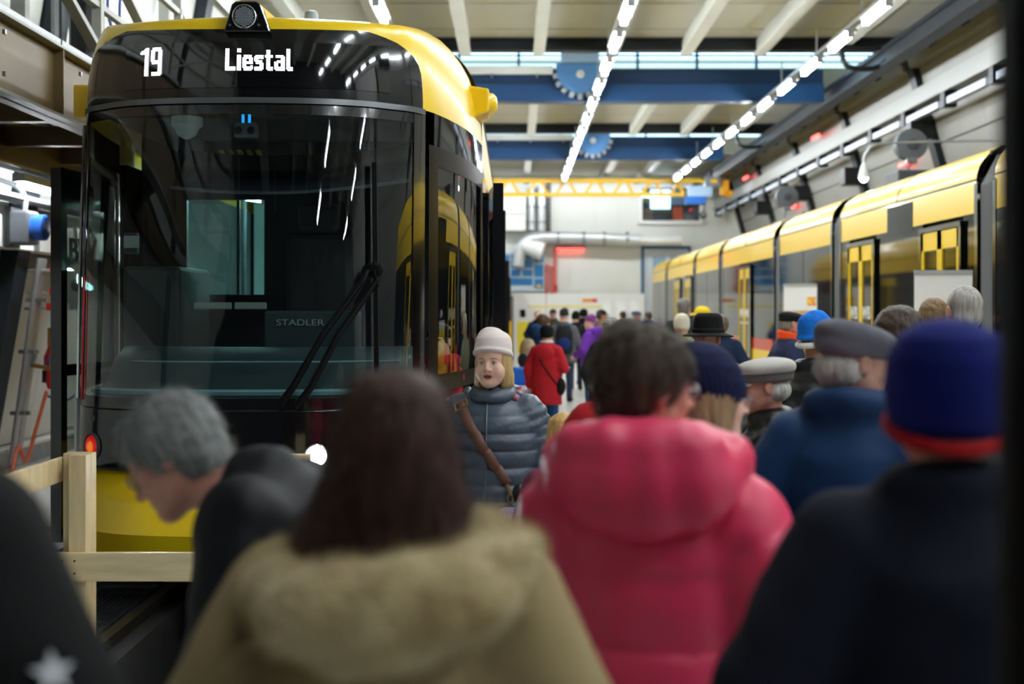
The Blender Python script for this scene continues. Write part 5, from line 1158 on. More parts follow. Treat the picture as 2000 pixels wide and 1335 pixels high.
def person(label, px, py, d, H, rot, spec, group=None, x=None, hero=False):
    """stands so that the head centre falls at pixel (px, py) at distance d; rot = facing turn (0 = away from camera, +90 = to the left)"""
    hz = CAMZ - (py - 612) * d / FPX
    J = pose(spec); k = H / 1.75; hc = J['head'].translation
    rz = math.radians(rot); R = Matrix.Rotation(rz, 3, 'Z'); hw = R @ (Vector(hc) * k)
    wx, wy = (px - 1003) * d / FPX - hw.x, d - hw.y
    root = thing('person', label, 'person', (wx, wy, 0), rz, group, k)
    bh, hf = (.018, .0065) if hero else (.022, .011)
    key = repr([(a, tuple(round(v, 4) for r in J[a] for v in (r if hasattr(r, '__len__') else [r]))) for a in sorted(J)]) + str(hero)
    if key not in PEOPLE_MESH: PEOPLE_MESH[key] = body_mesh(spec, J, bh, hf)
    me = PEOPLE_MESH[key].copy() if True else None
    me.materials.clear(); sk = SKIN[spec.get('skin', 'fair')]; b = link('body', me, sk, root, local=True)
    if spec.get('lips'):
        Hi = J['head'].inverted(); me.materials.append(M('lips', (178, 92, 88), .4)); me.materials.append(M('mouth', (70, 24, 24), .6))
        for p in me.polygons:
            c = Hi @ p.center
            if abs(c.x) < .024 and -.085 < c.z < -.052 and c.y > .078:
                if abs(c.z + .0672) < .0026 and abs(c.x) < .015: p.material_index = 2
                elif abs(c.z + .067) < .0115 * math.sqrt(max(0, 1 - (c.x / .024) ** 2)): p.material_index = 1
    o = link('trousers', legs_mesh(J, .024), cloth(*spec.get('legs', ('navy_denim', (30, 42, 66)))), root, local=True)
    for s, a in ((-1, J['ankL']), (1, J['ankR'])): link('shoe', shoe_mesh(a, s), cloth(*spec.get('shoe', ('shoe_black', (24, 22, 22)))), root, local=True)
    c = spec['coat']; ck = key + repr(sorted((q, str(v)) for q, v in c.items() if q not in ('mat',)))
    cme = coat_mesh(spec, J, c.get('h', .013 if hero else .019)); co = link('coat', cme, c['mat'], root, local=True)
    hT = J['head']
    def onhead(name, me, mt, sc=1.0, off=(0, 0, 0), par=None, rx=0.0):
        if len(me.materials) == 0: me.materials.append(mt)
        q = bpy.data.objects.new(name, me); COL.objects.link(q); q.parent = root; q.matrix_local = hT @ Matrix.Translation(off) @ Matrix.Rotation(rx, 4, 'X') @ Matrix.Diagonal((sc, sc, sc, 1))
        q.material_slots[0].link = 'OBJECT'; q.material_slots[0].material = mt
        if par is not None:
            q.parent = par; q.matrix_parent_inverse = (hT @ Matrix.Identity(4)).inverted() if 0 else par.matrix_basis.inverted() if par.parent else Matrix.Identity(4)
        return q
    if spec.get('hair'):
        hk, hm = spec['hair'][:2]; onhead('hair', hair_mesh(hk, spec.get('seed', 0)), hm, spec['hair'][2] if len(spec['hair']) > 2 else 1.0)
        if spec.get('strands'): fuzz(root, [c_ for c_ in root.children if c_.name.startswith('hair')][0], *spec['strands'])
    hat = spec.get('hat')
    if hat:
        parts = hat[0]; rx = hat[2] if len(hat) > 2 else 0.0; first = None
        for nm, kd, mt in parts: onhead(nm, hat_mesh(kd), mt, hat[1] if len(hat) > 1 else 1.0, rx=rx)
    if spec.get('eyes'):
        for s in (-1, 1):
            E = hT @ Matrix.Translation((s * .0315, .0812, .0015))
            e = MB().lathe([(.0001, -.0095), (.006, -.0085), (.0095, -.004), (.0095, .004), (.006, .0085), (.0001, .0095)], 14, E @ Matrix.Diagonal((1, 1, .72, 1)) @ Matrix.Rotation(-math.pi / 2, 4, 'X')).build('eye', M('eye_white', (226, 218, 212), .25), None, smooth=180); e.parent = root
            i = MB().lathe([(.0046, 0), (.004, .0012), (.0001, .0016)], 14, E @ Matrix.Translation((0, .0088, -.0005)) @ Matrix.Rotation(-math.pi / 2, 4, 'X')).build('iris', M('iris', (62, 52, 44), .2), None, smooth=60); i.parent = root
            b = MB().tube([hT @ Vector((s * xx, yy, zz)) for xx, yy, zz in ((.015, .0965, .0215), (.028, .0935, .0255), (.041, .085, .0245), (.05, .076, .018))], [.0012, .0017, .0015, .0008], 5).build('eyebrow', spec.get('brow', M('brow', (120, 92, 66), .8)), None); b.parent = root
            l = MB().tube([hT @ Vector((s * xx, yy, zz)) for xx, yy, zz in ((.0185, .0885, .0035), (.026, .0925, .0085), (.035, .0915, .0088), (.045, .0825, .003))], .0012, 5).build('eyelash', M('lash', (60, 40, 34), .8), None); l.parent = root
    if spec.get('glasses'): glasses(root, hT, M('glasses_' + spec['glasses'], {'dark': (20, 18, 18), 'silver': (150, 150, 155)}[spec['glasses']], .3, .3))
    return root, J, co
# ================================================================= PEOPLE IN THE HALL
FAB = lambda n, rgb, **k: cloth(n, rgb, **{**dict(rough=.85, bump=(220, .15)), **k})
NYL = lambda n, rgb, **k: cloth(n, rgb, **{**dict(rough=.38, spec=.5, bump=(14, .25)), **k})
def HAIR(n, rgb, rgb2=None): return M('hair_' + n, rgb, .5, spec=.35, var=(60, .35), bump=(90, .35), stretch=(1, 1, .12), rgb2=rgb2)
def collar_coat(mt, **k): return {**dict(mat=mt, hem=.72, collar=(.082, .032, -.01), wrinkle=.006), **k}
def extra(name, F, mt, root, parent=None, relax=1):
    me = F.build(name, relax); return link(name, me, mt, root if parent is None else parent, local=True)
class Proj:
    """lays points on a garment seen from its front or back"""
    def __init__(s, me): s.b = BVHTree.FromPolygons([v.co for v in me.vertices], [tuple(p.vertices) for p in me.polygons])
    def __call__(s, x, z, side=1, lift=.004):
        h = s.b.ray_cast(Vector((x, side * 1.0, z)), Vector((0, -side, 0)))
        if h[0] is None: return Vector((x, side * .15, z))
        return h[0] + h[1] * lift
def ribbon(pts, w, mt, name, parent, up=(0, 1, 0), th=.004):
    m = MB(); N = len(pts); G = []
    for i, p in enumerate(pts):
        t = (pts[min(i + 1, N - 1)] - pts[max(i - 1, 0)]).normalized(); s = t.cross(Vector(up)).normalized() * w / 2; G.append([p - s, p + s])
    m.sheet(G); o = m.build(name, mt, None, smooth=60, solid=th); o.parent = parent; return o
BLK = FAB('black_wool', (15, 16, 19)); NAVY = FAB('navy_wool', (20, 38, 66)); DGREY = FAB('dark_grey', (52, 54, 58)); BLKN = NYL('black_nylon', (16, 17, 20))

# ---- woman in the white beanie, facing the camera
spec = dict(arms=('down', ((.27, -.03, 1.14), (.20, .2, 1.0))), skin='fair', female=True, lips=True, eyes=True, curl=.75, head=(-.12, .04, .03), hat=([('beanie', 'beanie', FAB('white_knit', (238, 226, 220)))], 1.03), hair=('bob', HAIR('blond', (214, 184, 128), (176, 140, 88))),
            coat=dict(mat=NYL('slate_puffer', (74, 86, 102), rough=.36), puff=(.084, .02, .02), spuff=(6, .013), hem=.62, fat=.05, wrinkle=.004, wf=40, h=.0078, relax=0, sleeve=(.07, .07, .055)))
root, J, co = person('woman in a white beanie and slate puffer jacket facing the camera', 962, 722, 5.95, 1.60, 172, spec, hero=True)
WOMAN = root; pj = Proj(co.data)
F = Field((-.2, -.22, 1.36), (.2, .2, 1.62), .009); F.op(torus((0, .0, 1.465), .098, .03, .1, -.1), .02); F.op(torus((0, .005, 1.5), .088, .018, .092, -.25), .02); F.op(noise((-.2, -.2, 1.3), (.2, .2, 1.65), .005, 45, 3), .01, None, 'd'); extra('collar', F, NYL('slate_puffer', (74, 86, 102)), root)
F = Field((-.24, -.3, 1.3), (.24, .12, 1.62), .012); F.op(ell((0, -.13, 1.45), (.16, .09, .08)), .02); F.op(cone((-.14, -.06, 1.47), (-.13, .02, 1.46), .04, .025), .03); F.op(cone((.14, -.06, 1.47), (.13, .02, 1.46), .035, .02), .03); F.op(noise((-.24, -.3, 1.3), (.24, .12, 1.6), .006, 40, 8), .01, None, 'd'); hd = extra('hood', F, NYL('slate_puffer', (74, 86, 102)), root)
F = Field((-.22, -.12, 1.36), (-.06, .12, 1.56), .008); F.op(cone((-.135, -.04, 1.475), (-.12, .05, 1.45), .034, .022), .02); F.op(noise((-.3, -.2, 1.3), (.2, .2, 1.6), .006, 60, 8), .01, None, 'd'); extra('hood_lining', F, NYL('mauve_lining', (150, 84, 104)), hd)
ZIP = M('zip_grey', (104, 110, 116), .4, .5)
pts = [pj(.012 + .006 * math.sin(z * 9), z) for z in xs_range(1.5, .64, 46)]; ribbon(pts, .01, ZIP, 'zip', root)
zp = MB(); a = pj(.012, 1.5, 1, .02)
zp.box(a, (.014, .008, .05)); zp.lathe([(.014, 0), (.014, .004)], 12, frame(a + Vector((0, .004, -.04)), (1, 0, 0), (0, 0, 1))); o = zp.build('zip_pull', CHR, None); o.parent = root
LEA = M('brown_leather', (112, 74, 60), .5, bump=(60, .15))
sp = [pj(x, z, 1, .008) for x, z in [(.16 - .255 * t, 1.43 - .39 * t) for t in xs_range(0, 1, 30)]]
o = ribbon(sp, .05, LEA, 'bag_strap', root, th=.006)
BR = M('gold_metal', (196, 158, 88), .3, .9)
bk = MB(); c = sp[1]; d_ = (sp[3] - sp[0]).normalized(); s_ = d_.cross(Vector((0, 1, 0))).normalized()
for q in (-1, 1): bk.bar(c + s_ * .032 * q - d_ * .02 + Vector((0, .006, 0)), c + s_ * .032 * q + d_ * .02 + Vector((0, .006, 0)), .006, .006); bk.bar(c + d_ * .02 * q - s_ * .034 + Vector((0, .006, 0)), c + d_ * .02 * q + s_ * .034 + Vector((0, .006, 0)), .006, .006)
q = bk.build('buckle', BR, None); q.parent = o
e = sp[-1]; cl = MB(); cl.tube([e + Vector((0, .012, 0)), e + Vector((-.008, .014, -.025)), e + Vector((-.016, .014, -.05))], .008, 8)
cl.tube([e + Vector((-.016 + .014 * math.cos(a), .014, -.07 + .022 * math.sin(a))) for a in [i * math.pi / 7 for i in range(15)]], .0045, 6); q = cl.build('strap_clasp', BR, None, smooth=60); q.parent = o
b = pj(-.15, .9, 1, .06); BAG = M('lavender_bag', (186, 160, 204), .55, bump=(20, .15))
F = Field((-.30, .06, .58), (-.02, .34, 1.0), .012); F.op(loft([(.62, .125, .05, 0), (.75, .12, .045, 0), (.93, .1, .02, 0)]), .02, Matrix.Translation((-.165, .225, 0))); F.op(noise((-.3, 0, .5), (0, .35, 1), .006, 30, 2), .01, None, 'd'); bg = extra('shoulder_bag', F, BAG, root)
m = MB().tube(spline([(-.22, .24, .92), (-.2, .25, .78), (-.23, .26, .72)]), .005, 5); q = m.build('bag_cord', LEA, None); q.parent = bg
F = Field((-.3, .12, .88), (-.1, .34, 1.1), .008); F.op(ell((-.165, .235, 1.0), (.035, .03, .05)), .01); extra('glove', F, BLKN, root)
for s in (-1, 1):
    pts = [pj(s * .135, z, 1, .004) for z in xs_range(.93, .78, 8)]; ribbon(pts, .008, ZIP, 'pocket_zip', root)
er = MB(); p = J['head'] @ Vector((.088, -.008, -.036)); er.lathe([(.001, -.005), (.005, 0), (.001, .005)], 8, Matrix.Translation(p)); q = er.build('earring', M('pearl', (236, 232, 226), .2), None); q.parent = root

# ---- woman with brown hair in a beige parka, seen from behind
PARKA = FAB('beige_parka', (162, 142, 102), rough=.6)
spec = dict(arms=('pocket', 'pocket'), skin='fair', head=(.1, .0, .05), strands=(7000, .09, HAIR('chestnut', (88, 54, 42), (50, 28, 22)), .93), hair=('long', HAIR('chestnut', (88, 54, 42), (50, 28, 22)), 1.0), coat=dict(mat=PARKA, hem=.55, fat=.05, wrinkle=.008, wf=18, sleeve=(.085, .08, .062), h=.015))
root, J, co = person('woman with long brown hair and a beige fur hooded parka, seen from behind', 768, 888, 1.97, 1.62, 3, spec, hero=True)
TT = Matrix.Translation((0, -.06, 1.44)) @ Matrix.Rotation(-.14, 4, 'Y') @ Matrix.Rotation(.1, 4, 'X')
F = Field((-.32, -.38, 1.22), (.32, .22, 1.66), .011); F.op(torus((0, 0, 0), .17, .064, .155), .03, TT); F.op(ell((0, -.17, -.01), (.18, .075, .08)), .05, TT); F.op(noise((-.3, -.3, 1.2), (.3, .3, 1.7), .012, 45, 4), .01, None, 'd'); F.op(noise((-.3, -.3, 1.2), (.3, .3, 1.7), .006, 110, 6), .01, None, 'd')
FUR = M('cream_fur', (226, 208, 160), .9, sheen=.3, var=(12, .25), rgb2=(176, 152, 104), bump=(90, .6)); fo = extra('fur_trim', F, FUR, root); fuzz(root, fo, 20000, .018, FUR, 0.0, .0006)
F = Field((-.32, -.36, 1.12), (.32, .1, 1.5), .013); F.op(ell((0, -.14, 1.27), (.2, .085, .14)), .03, Matrix.Rotation(-.06, 4, 'Y')); F.op(noise((-.32, -.36, 1.1), (.32, .1, 1.5), .008, 22, 4), .01, None, 'd'); hd = extra('hood', F, PARKA, root)
pj = Proj(co.data); ribbon([pj(x, 1.17 - .1 * (1 - (x / .24) ** 2), -1, .004) for x in xs_range(-.24, .24, 24)], .012, FAB('parka_seam', (120, 102, 70)), 'back_seam', root)

# ---- person in the pink puffer
PINK = NYL('pink_puffer', (236, 62, 104), rough=.42); BRN = HAIR('dark_brown', (46, 35, 27), (84, 70, 50))
spec = dict(arms=(((.25, -.02, 1.12), (.24, .1, .9)), ((.37, -.07, 1.08), (.24, .14, 1.0))), skin='pink', head=(-.95, -.05, .0), glasses='silver', seed=3, strands=(6000, .03, HAIR('dark_brown', (46, 35, 27)), .7), hair=('thick', BRN), coat=dict(mat=PINK, hem=.6, fat=.05, puff=(.15, .018, .03), spuff=(3, .016), wrinkle=.006, wf=24, sleeve=(.08, .09, .07), h=.014))
root, J, co = person('person in a bright pink puffer jacket with short dark hair and glasses', 1266, 768, 2.8, 1.67, -12, spec, hero=True)
F = Field((-.3, -.34, 1.24), (.3, .24, 1.66), .012); TT = Matrix.Translation((0, -.02, 1.475)) @ Matrix.Rotation(.1, 4, 'X')
F.op(torus((0, 0, 0), .15, .07, .125), .03, TT); F.op(ell((0, -.13, -.03), (.21, .11, .12)), .05, TT); F.op(ell((.0, -.12, .06), (.18, .09, .06)), .03, TT); F.op(cone((.02, -.24, .1), (-.01, -.26, -.12), .006, .006), .03, TT, 's')
F.op(noise((-.3, -.35, 1.2), (.3, .3, 1.7), .012, 26, 11), .01, None, 'd'); hd = extra('hood', F, PINK, root)
F = Field((.1, -.1, 1.34), (.3, .14, 1.52), .009); F.op(cone((.17, -.03, 1.455), (.22, .06, 1.43), .028, .024), .02); extra('hood_edge', F, NYL('red_lining', (206, 20, 34)), hd)

# ---- grey-haired person bending over the pit
spec = dict(arms=(((.26, .12, 1.12), (.2, .3, .98)), ((.27, .1, 1.12), (.2, .3, .98))), skin='pink', lean=.47, head=(.1, -.12, .1), head_at=(0, .17, 1.6), glasses='silver', seed=5, strands=(7000, .03, HAIR('ash_light', (150, 154, 152)), .75), hair=('tousled', HAIR('ash_grey', (104, 108, 108), (150, 152, 150)), 1.04), coat=dict(mat=FAB('black_parka', (11, 13, 19), rough=.6), hem=.62, fat=.045, wrinkle=.008, wf=20, sleeve=(.085, .08, .066), h=.015, collar=(.085, .03, -.035)))
root, J, co = person('grey haired person in a black jacket bending forward beside the wooden barrier', 338, 928, 2.9, 1.67, 78, spec, hero=True)

# ---- dark sleeve at the left edge
spec = dict(arms=('pocket', ((.33, -.06, 1.1), (.3, .06, .86))), skin='fair', hair=('short', BRN), coat=dict(mat=FAB('jet_black', (6, 7, 8)), hem=.6, fat=.05, wrinkle=.006, sleeve=(.085, .085, .07), collar=(.09, .04, 0), h=.014))
root, J, co = person('person in black with a white star mark on the sleeve at the left edge', -330, 690, 1.62, 1.8, 0, spec)
# the mark on the right sleeve
bv = BVHTree.FromPolygons([v.co for v in co.data.vertices], [tuple(p.vertices) for p in co.data.polygons])
h = bv.ray_cast(Vector((.28, -1, 1.27)), Vector((.05, 1, 0)))
if h[0] is not None:
    n = h[1]; x = n.cross(Vector((0, 0, 1))).normalized() * -1; T = frame(h[0] + n * .004, x, x.cross(n) * -1 if (x.cross(n)).z < 0 else x.cross(n)); m = MB()
    pts = [T @ Vector((.026 * (1 if k % 2 == 0 else .42) * math.sin(k * math.pi / 5), .026 * (1 if k % 2 == 0 else .42) * math.cos(k * math.pi / 5), 0)) for k in range(10)]
    m.add(pts, [tuple(range(10))]); o = m.build('sleeve_mark', FAB('mark_white', (190, 194, 198)), None, solid=.002); o.parent = root

# ---- man in the royal blue beanie at the right
spec = dict(arms='pocket', skin='tan', head=(.0, .05, 0), hat=([('beanie', 'beanie_big', FAB('royal_blue_fleece', (8, 24, 104))), ('beanie_edge', 'red_edge', FAB('red_edge', (170, 16, 24)))], 1.02), coat=collar_coat(FAB('midnight_coat', (18, 23, 38)), hem=.6, fat=.04, h=.013, sleeve=(.08, .078, .064)))
person('man in a royal blue beanie with red edge and dark coat, beside the black post', 1846, 778, 2.1, 1.69, -8, spec, hero=True)
# ---- woman in a navy knitted hat
spec = dict(arms='pocket', skin='fair', head=(0, -.05, 0), glasses='silver', hat=([('beanie', 'beanie_slouch', FAB('navy_knit', (20, 30, 66)))], 1.0), hair=('bob', HAIR('sandy', (150, 122, 92))), coat=collar_coat(FAB('petrol_coat', (24, 52, 84)), hem=.6, fat=.03, h=.014))
person('woman in a navy knitted hat standing between the pink puffer and the navy coat', 1390, 806, 3.45, 1.60, -72, spec, hero=True)
# ---- man in grey flat cap and navy coat
NC = FAB('navy_coat', (20, 56, 98), rough=.6)
spec = dict(arms='pocket', skin='old', head=(-.85, -.12, 0), seed=2, strands=(3500, .022, HAIR('white', (206, 204, 196)), .7), hair=('fringe_back', HAIR('white', (206, 204, 196))), hat=([('cap', 'flat_cap', FAB('grey_tweed', (104, 104, 112), var=(14, .25)))], 1.06), coat=collar_coat(NC, hem=.55, fat=.045, h=.015, collar=(.1, .05, .0), sleeve=(.08, .078, .064)))
person('older man in a grey flat cap and navy coat, seen from behind', 1672, 722, 3.75, 1.69, -28, spec, hero=True)
# ---- middle distance
def simple(label, px, py, d, H, rot, coatmat, hair=None, hat=None, skin='fair', arms='pocket', head=(0, 0, 0), legs=None, group=None, hero=False, glasses_=None, seed=0, hs=1.0, **ck):
    spec = dict(arms=arms, skin=skin, head=head, coat=collar_coat(coatmat, **ck), seed=seed)
    if hair: spec['hair'] = hair
    if hat: spec['hat'] = (hat, hs)
    if legs: spec['legs'] = legs
    if glasses_: spec['glasses'] = glasses_
    if hero: spec['eyes'] = True; spec['lips'] = True
    return person(label, px, py, d, H, rot, spec, group, hero=hero)
simple('person with thick brown hair partly behind the grey flat cap', 1752, 662, 5.0, 1.72, 6, DGREY, ('thick', HAIR('mid_brown', (70, 56, 44))), fat=.03)
simple('old man in a pale grey peaked cap with white hair, facing left', 1492, 764, 5.2, 1.53, 84, BLKN, ('fringe_back', HAIR('white', (206, 204, 196))), [('cap_top', 'sailor_top', FAB('pale_cap', (206, 202, 194))), ('cap_band', 'sailor_band', FAB('cap_band', (112, 108, 104))), ('cap_peak', 'cap_peak', FAB('pale_cap', (206, 202, 194)))], 'pink', hero=True, head=(0, -.08, 0), fat=.04, hs=1.04)
simple('man in a black brimmed hat and black coat', 1381, 668, 8.0, 1.68, 138, BLKN, None, [('hat_crown', 'hat_crown', FAB('black_felt', (17, 17, 18))), ('hat_brim', 'hat_brim', FAB('black_felt', (17, 17, 18))), ('hat_band', 'hat_band', FAB('black_band', (26, 26, 28)))], 'tan', hero=True, fat=.05, hs=1.02)
simple('person in a bright blue knitted hat with white brim, black quilted jacket', 1597, 664, 7.0, 1.68, -50, BLKN, None, [('beanie', 'beanie', FAB('azure_knit', (28, 122, 224), var=(30, .2))), ('knit_brim', 'knit_band', FAB('white_knit2', (226, 222, 212)))], 'tan', hero=True, fat=.05, puff=(.07, .008, 0), spuff=(6, .006), hs=1.02)
root, J, co = simple('man in a black flat cap and navy jacket with orange collar, facing right', 1546, 638, 12.6, 1.74, -78, FAB('navy_softshell', (38, 46, 78)), ('buzz', HAIR('grey_short', (140, 132, 122))), [('cap', 'flat_cap', FAB('black_cap', (22, 26, 24)))], 'pink', hero=True, fat=.03, collar=None)
F = Field((-.16, -.16, 1.4), (.16, .16, 1.6), .012); F.op(torus((0, .0, 1.48), .088, .03, .088, -.2), .02); F.op(torus((0, -.005, 1.52), .084, .026, .086, -.25), .02); extra('orange_collar', F, FAB('orange_fleece', (240, 84, 36)), root)
m = MB(); m.bar((-.2, -.08, 1.22), (-.17, -.1, 1.32), .01, .03); o = m.build('orange_piping', FAB('orange_fleece', (240, 84, 36)), None); o.parent = root
simple('man with cropped grey hair in a black jacket before the near roll-up banner', 1882, 614, 6.8, 1.86, 2, BLKN, ('buzz', HAIR('silver_buzz', (168, 162, 154))), None, 'pink', hero=True, fat=.03)
simple('person with tousled light brown hair in a navy jacket before the near banner', 1822, 626, 8.9, 1.8, -5, NAVY, ('tousled', HAIR('light_brown', (128, 102, 70))), None, 'pink', fat=.02)
root, J, co = simple('person in a red jacket with dark collar half hidden by the pink puffer', 1222, 700, 4.4, 1.69, 24, FAB('red_softshell', (186, 36, 44)), ('short', BRN), None, fat=.045, arms='front', collar=None)
F = Field((-.16, -.16, 1.4), (.16, .16, 1.6), .012); F.op(torus((0, .0, 1.475), .1, .03, .095, -.2), .02); extra('dark_collar', F, DGREY, root)
person('blonde child standing between the beanie woman and the pink puffer', 1098, 850, 5.3, 1.3, 20, dict(arms='down', hair=('bob', HAIR('child_blond', (220, 178, 110))), coat=collar_coat(FAB('child_coat', (120, 60, 84)), fat=.02)))
# person sitting in the cab
spec = dict(arms=(((.2, .06, 1.14), (.1, .26, 1.02)), ((.2, .06, 1.14), (.1, .26, 1.02))), sit=True, skin='fair', lips=True, eyes=True, head=(.4, 0, 0), hair=('short', BRN), hat=([('cap', 'ball_cap', FAB('cap_black', (18, 20, 24))), ('cap_peak', 'cap_peak', FAB('cap_black', (18, 20, 24)))], 1.02), coat=dict(mat=FAB('red_hoodie', (196, 34, 50)), hem=.86, fat=.0, collar=(.1, .04, -.02), wrinkle=.006))
root, J, co = person('person in a black cap and red hoodie sitting behind the tram side window', 858, 650, 8.95, 1.64, 122, spec, hero=True)
pj = Proj(co.data)
for s in (-1, 1): ribbon([pj(s * .05, z, 1, .006) for z in xs_range(1.46, 1.28, 8)], .008, FAB('cord_white', (214, 214, 214)), 'hood_cord', root)
m = MB().lathe([(.012, 0), (.012, .003)], 12, J['head'] @ Matrix.Translation((.094, .0, .075)) @ Matrix.Rotation(math.pi / 2, 4, 'Y')); o = m.build('cap_badge', WHT, None); o.parent = root
box('co_driver_seat', (root.location.x, root.location.y + .02, .74), (.46, .46, .22), SEATM, TRAM, .05)

# ---- background crowd
def pack(root, mt, mt2, c=(0, -.22, 1.22), r=(.16, .1, .24)):
    F = Field((c[0] - .25, c[1] - .2, c[2] - .36), (c[0] + .25, c[1] + .2, c[2] + .36), .016)
    F.op(loft([(c[2] - r[2], r[0] * .9, r[1] * .8, 0), (c[2] - r[2] * .6, r[0], r[1], 0), (c[2] + r[2] * .5, r[0] * .95, r[1] * .9, 0), (c[2] + r[2], r[0] * .6, r[1] * .5, 0)], zk=.06), .02, Matrix.Translation((c[0], c[1], 0)))
    o = extra('backpack', F, mt, root)
    F = Field((c[0] - .2, c[1] - .24, c[2] - .26), (c[0] + .2, c[1] + .1, c[2] + .1), .014); F.op(ell((c[0], c[1] - r[1] * .8, c[2] - .08), (r[0] * .75, .06, .12)), .02); extra('front_pocket', F, mt2, root, o)
    for s in (-1, 1): m = MB().tube(spline([(s * .11, -.14, 1.38), (s * .12, -.06, 1.47), (s * .13, .1, 1.42), (s * .14, .15, 1.3)]), .018, 6).build('shoulder_strap', mt2, None, smooth=60); m.parent = o
    return o
root, J, co = simple('woman in a red coat and black beanie seen from behind', 1069, 655, 16.5, 1.56, -22, FAB('crimson_coat', (184, 34, 46)), None, [('beanie', 'beanie_big', FAB('black_beanie', (12, 14, 16)))], 'fair', ('down', 'hold'), legs=('blue_jeans', (30, 74, 120)), fat=.035, hem=.62, wrinkle=.008, collar=None)
F = Field((-.24, -.3, 1.2), (.24, .14, 1.6), .014); F.op(ell((0, -.12, 1.36), (.16, .08, .12)), .03); F.op(torus((0, 0, 1.46), .11, .035, .1), .03); extra('hood', F, FAB('crimson_coat', (184, 34, 46)), root)
F = Field((-.14, -.14, 1.44), (.14, .14, 1.58), .012); F.op(torus((0, 0, 1.52), .08, .022, .078), .02); extra('scarf', F, WHT, root)
pj = Proj(co.data); ribbon([pj(-.06 + .26 * t, 1.3 - .4 * t, -1, .008) for t in xs_range(0, 1, 16)], .022, BLK, 'bag_strap', root)
F = Field((.1, -.2, .7), (.34, .2, 1.05), .016); F.op(ell((.23, -.02, .88), (.06, .1, .13)), .02); extra('hip_bag', F, BLK, root)
m = MB().box((.12, .33, 1.12), (.2, .15, .004), rotm('X', 20)); o = m.build('leaflet', M('paper', (232, 236, 240), .6), None); o.parent = root
BP = FAB('blue_puffer', (32, 66, 108))
root, J, co = simple('person in a blue hooded puffer carrying a beige backpack', 1062, 630, 20.0, 1.68, -52, BP, ('thick', HAIR('chest_brown', (84, 58, 40))), None, 'fair', 'front', head=(-.2, -.25, 0), legs=('dark_trousers', (26, 30, 44)), fat=.05, puff=(.12, .012, 0), spuff=(4, .01), hem=.7)
F = Field((-.26, -.32, 1.3), (.26, .1, 1.7), .015); F.op(ell((0, -.14, 1.5), (.17, .1, .13)), .03); extra('hood', F, BP, root)
pack(root, FAB('beige_canvas', (176, 166, 138)), FAB('navy_patch', (34, 42, 62)), (0, -.3, 1.12), (.17, .12, .27))
root, J, co = simple('man in a grey jacket with a blue and black backpack, seen from behind', 1102, 620, 25.0, 1.78, -8, FAB('grey_shell', (92, 95, 102)), None, [('beanie', 'beanie', FAB('charcoal_beanie', (46, 48, 54)))], 'fair', 'hold', legs=('slate_trousers', (48, 58, 84)), fat=.05, hem=.75, spuff=None)
pack(root, FAB('pack_black', (38, 40, 46)), FAB('pack_blue', (34, 54, 120)), (.03, -.26, 1.2), (.17, .1, .28))
MB().lathe([(.03, 0), (.03, .01)], 10, frame((-.08, -.4, 1.06), (1, 0, 0), (0, 0, 1))).build('pack_badge', M('badge_orange', (236, 96, 70), .4, emit=.4), root, local=True)
PUR = FAB('purple_jacket', (112, 54, 172))
root, J, co = simple('person in a purple hooded jacket looking left', 1152, 626, 23.0, 1.66, 60, PUR, None, [('hat', 'beanie', FAB('plum_hat', (128, 70, 130)))], 'fair', 'front', legs=('blue_jeans', (30, 74, 120)), fat=.05, hem=.78)
F = Field((-.24, -.3, 1.3), (.24, .14, 1.66), .016); F.op(ell((0, -.13, 1.47), (.17, .09, .11)), .03); extra('hood', F, PUR, root)
simple('man in a dark cap and tan jacket facing right near the display wall', 1176, 614, 26.5, 1.8, -78, FAB('tan_jacket', (120, 96, 76)), ('short', BRN), [('cap', 'ball_cap', FAB('cap_black', (18, 20, 24))), ('cap_peak', 'cap_peak', FAB('cap_black', (18, 20, 24)))], 'tan', 'hold')
simple('person with curly grey hair in a dark coat beside the pink puffer', 1192, 634, 14.0, 1.66, 12, FAB('charcoal_coat', (40, 42, 46)), ('curly', HAIR('curly_grey', (140, 140, 138))), None, 'pink', 'pocket', fat=.06, hem=.6)
simple('person in a black beanie with a white collar further back', 1140, 607, 31.0, 1.82, 5, BLK, None, [('beanie', 'beanie_big', FAB('black_beanie', (12, 14, 16)))], collar=(.1, .045, 0), fat=.04)
simple('fair haired person in a navy coat far back beside the front tram', 1050, 602, 33.0, 1.8, 170, NAVY, ('short', HAIR('pale_blond', (190, 160, 116))), fat=.03)
simple('person in a dark green cap far back near the yellow field', 1080, 604, 34.0, 1.84, 160, FAB('olive_coat', (60, 62, 44)), None, [('cap', 'ball_cap', FAB('cap_olive', (44, 48, 40))), ('cap_peak', 'cap_peak', FAB('cap_olive', (44, 48, 40)))], 'pink')
simple('person in a dark coat far back right of the tan jacket', 1216, 610, 34.0, 1.78, 30, DGREY, ('short', BRN), fat=.03)
simple('person in a blue grey cap far back before the small panels', 1243, 608, 29.0, 1.78, -40, NAVY, None, [('cap', 'flat_cap', FAB('bluegrey_cap', (92, 96, 128)))], 'pink', fat=.03)
simple('person in a blue jacket far back between the small panels', 1266, 612, 33.0, 1.76, 20, FAB('mid_blue', (40, 64, 120)), ('short', BRN), fat=.03)
simple('person in a black hood far back in the crowd', 1124, 612, 29.0, 1.74, 10, BLK, None, [('hat', 'beanie_slouch', FAB('black_beanie', (12, 14, 16)))], fat=.05)
simple('tall grey haired man in a dark vest near the right tram', 1336, 602, 18.5, 1.93, -25, FAB('dark_vest', (34, 38, 46)), ('short', HAIR('mid_grey', (116, 112, 108))), None, 'pink', 'hold', fat=.03)
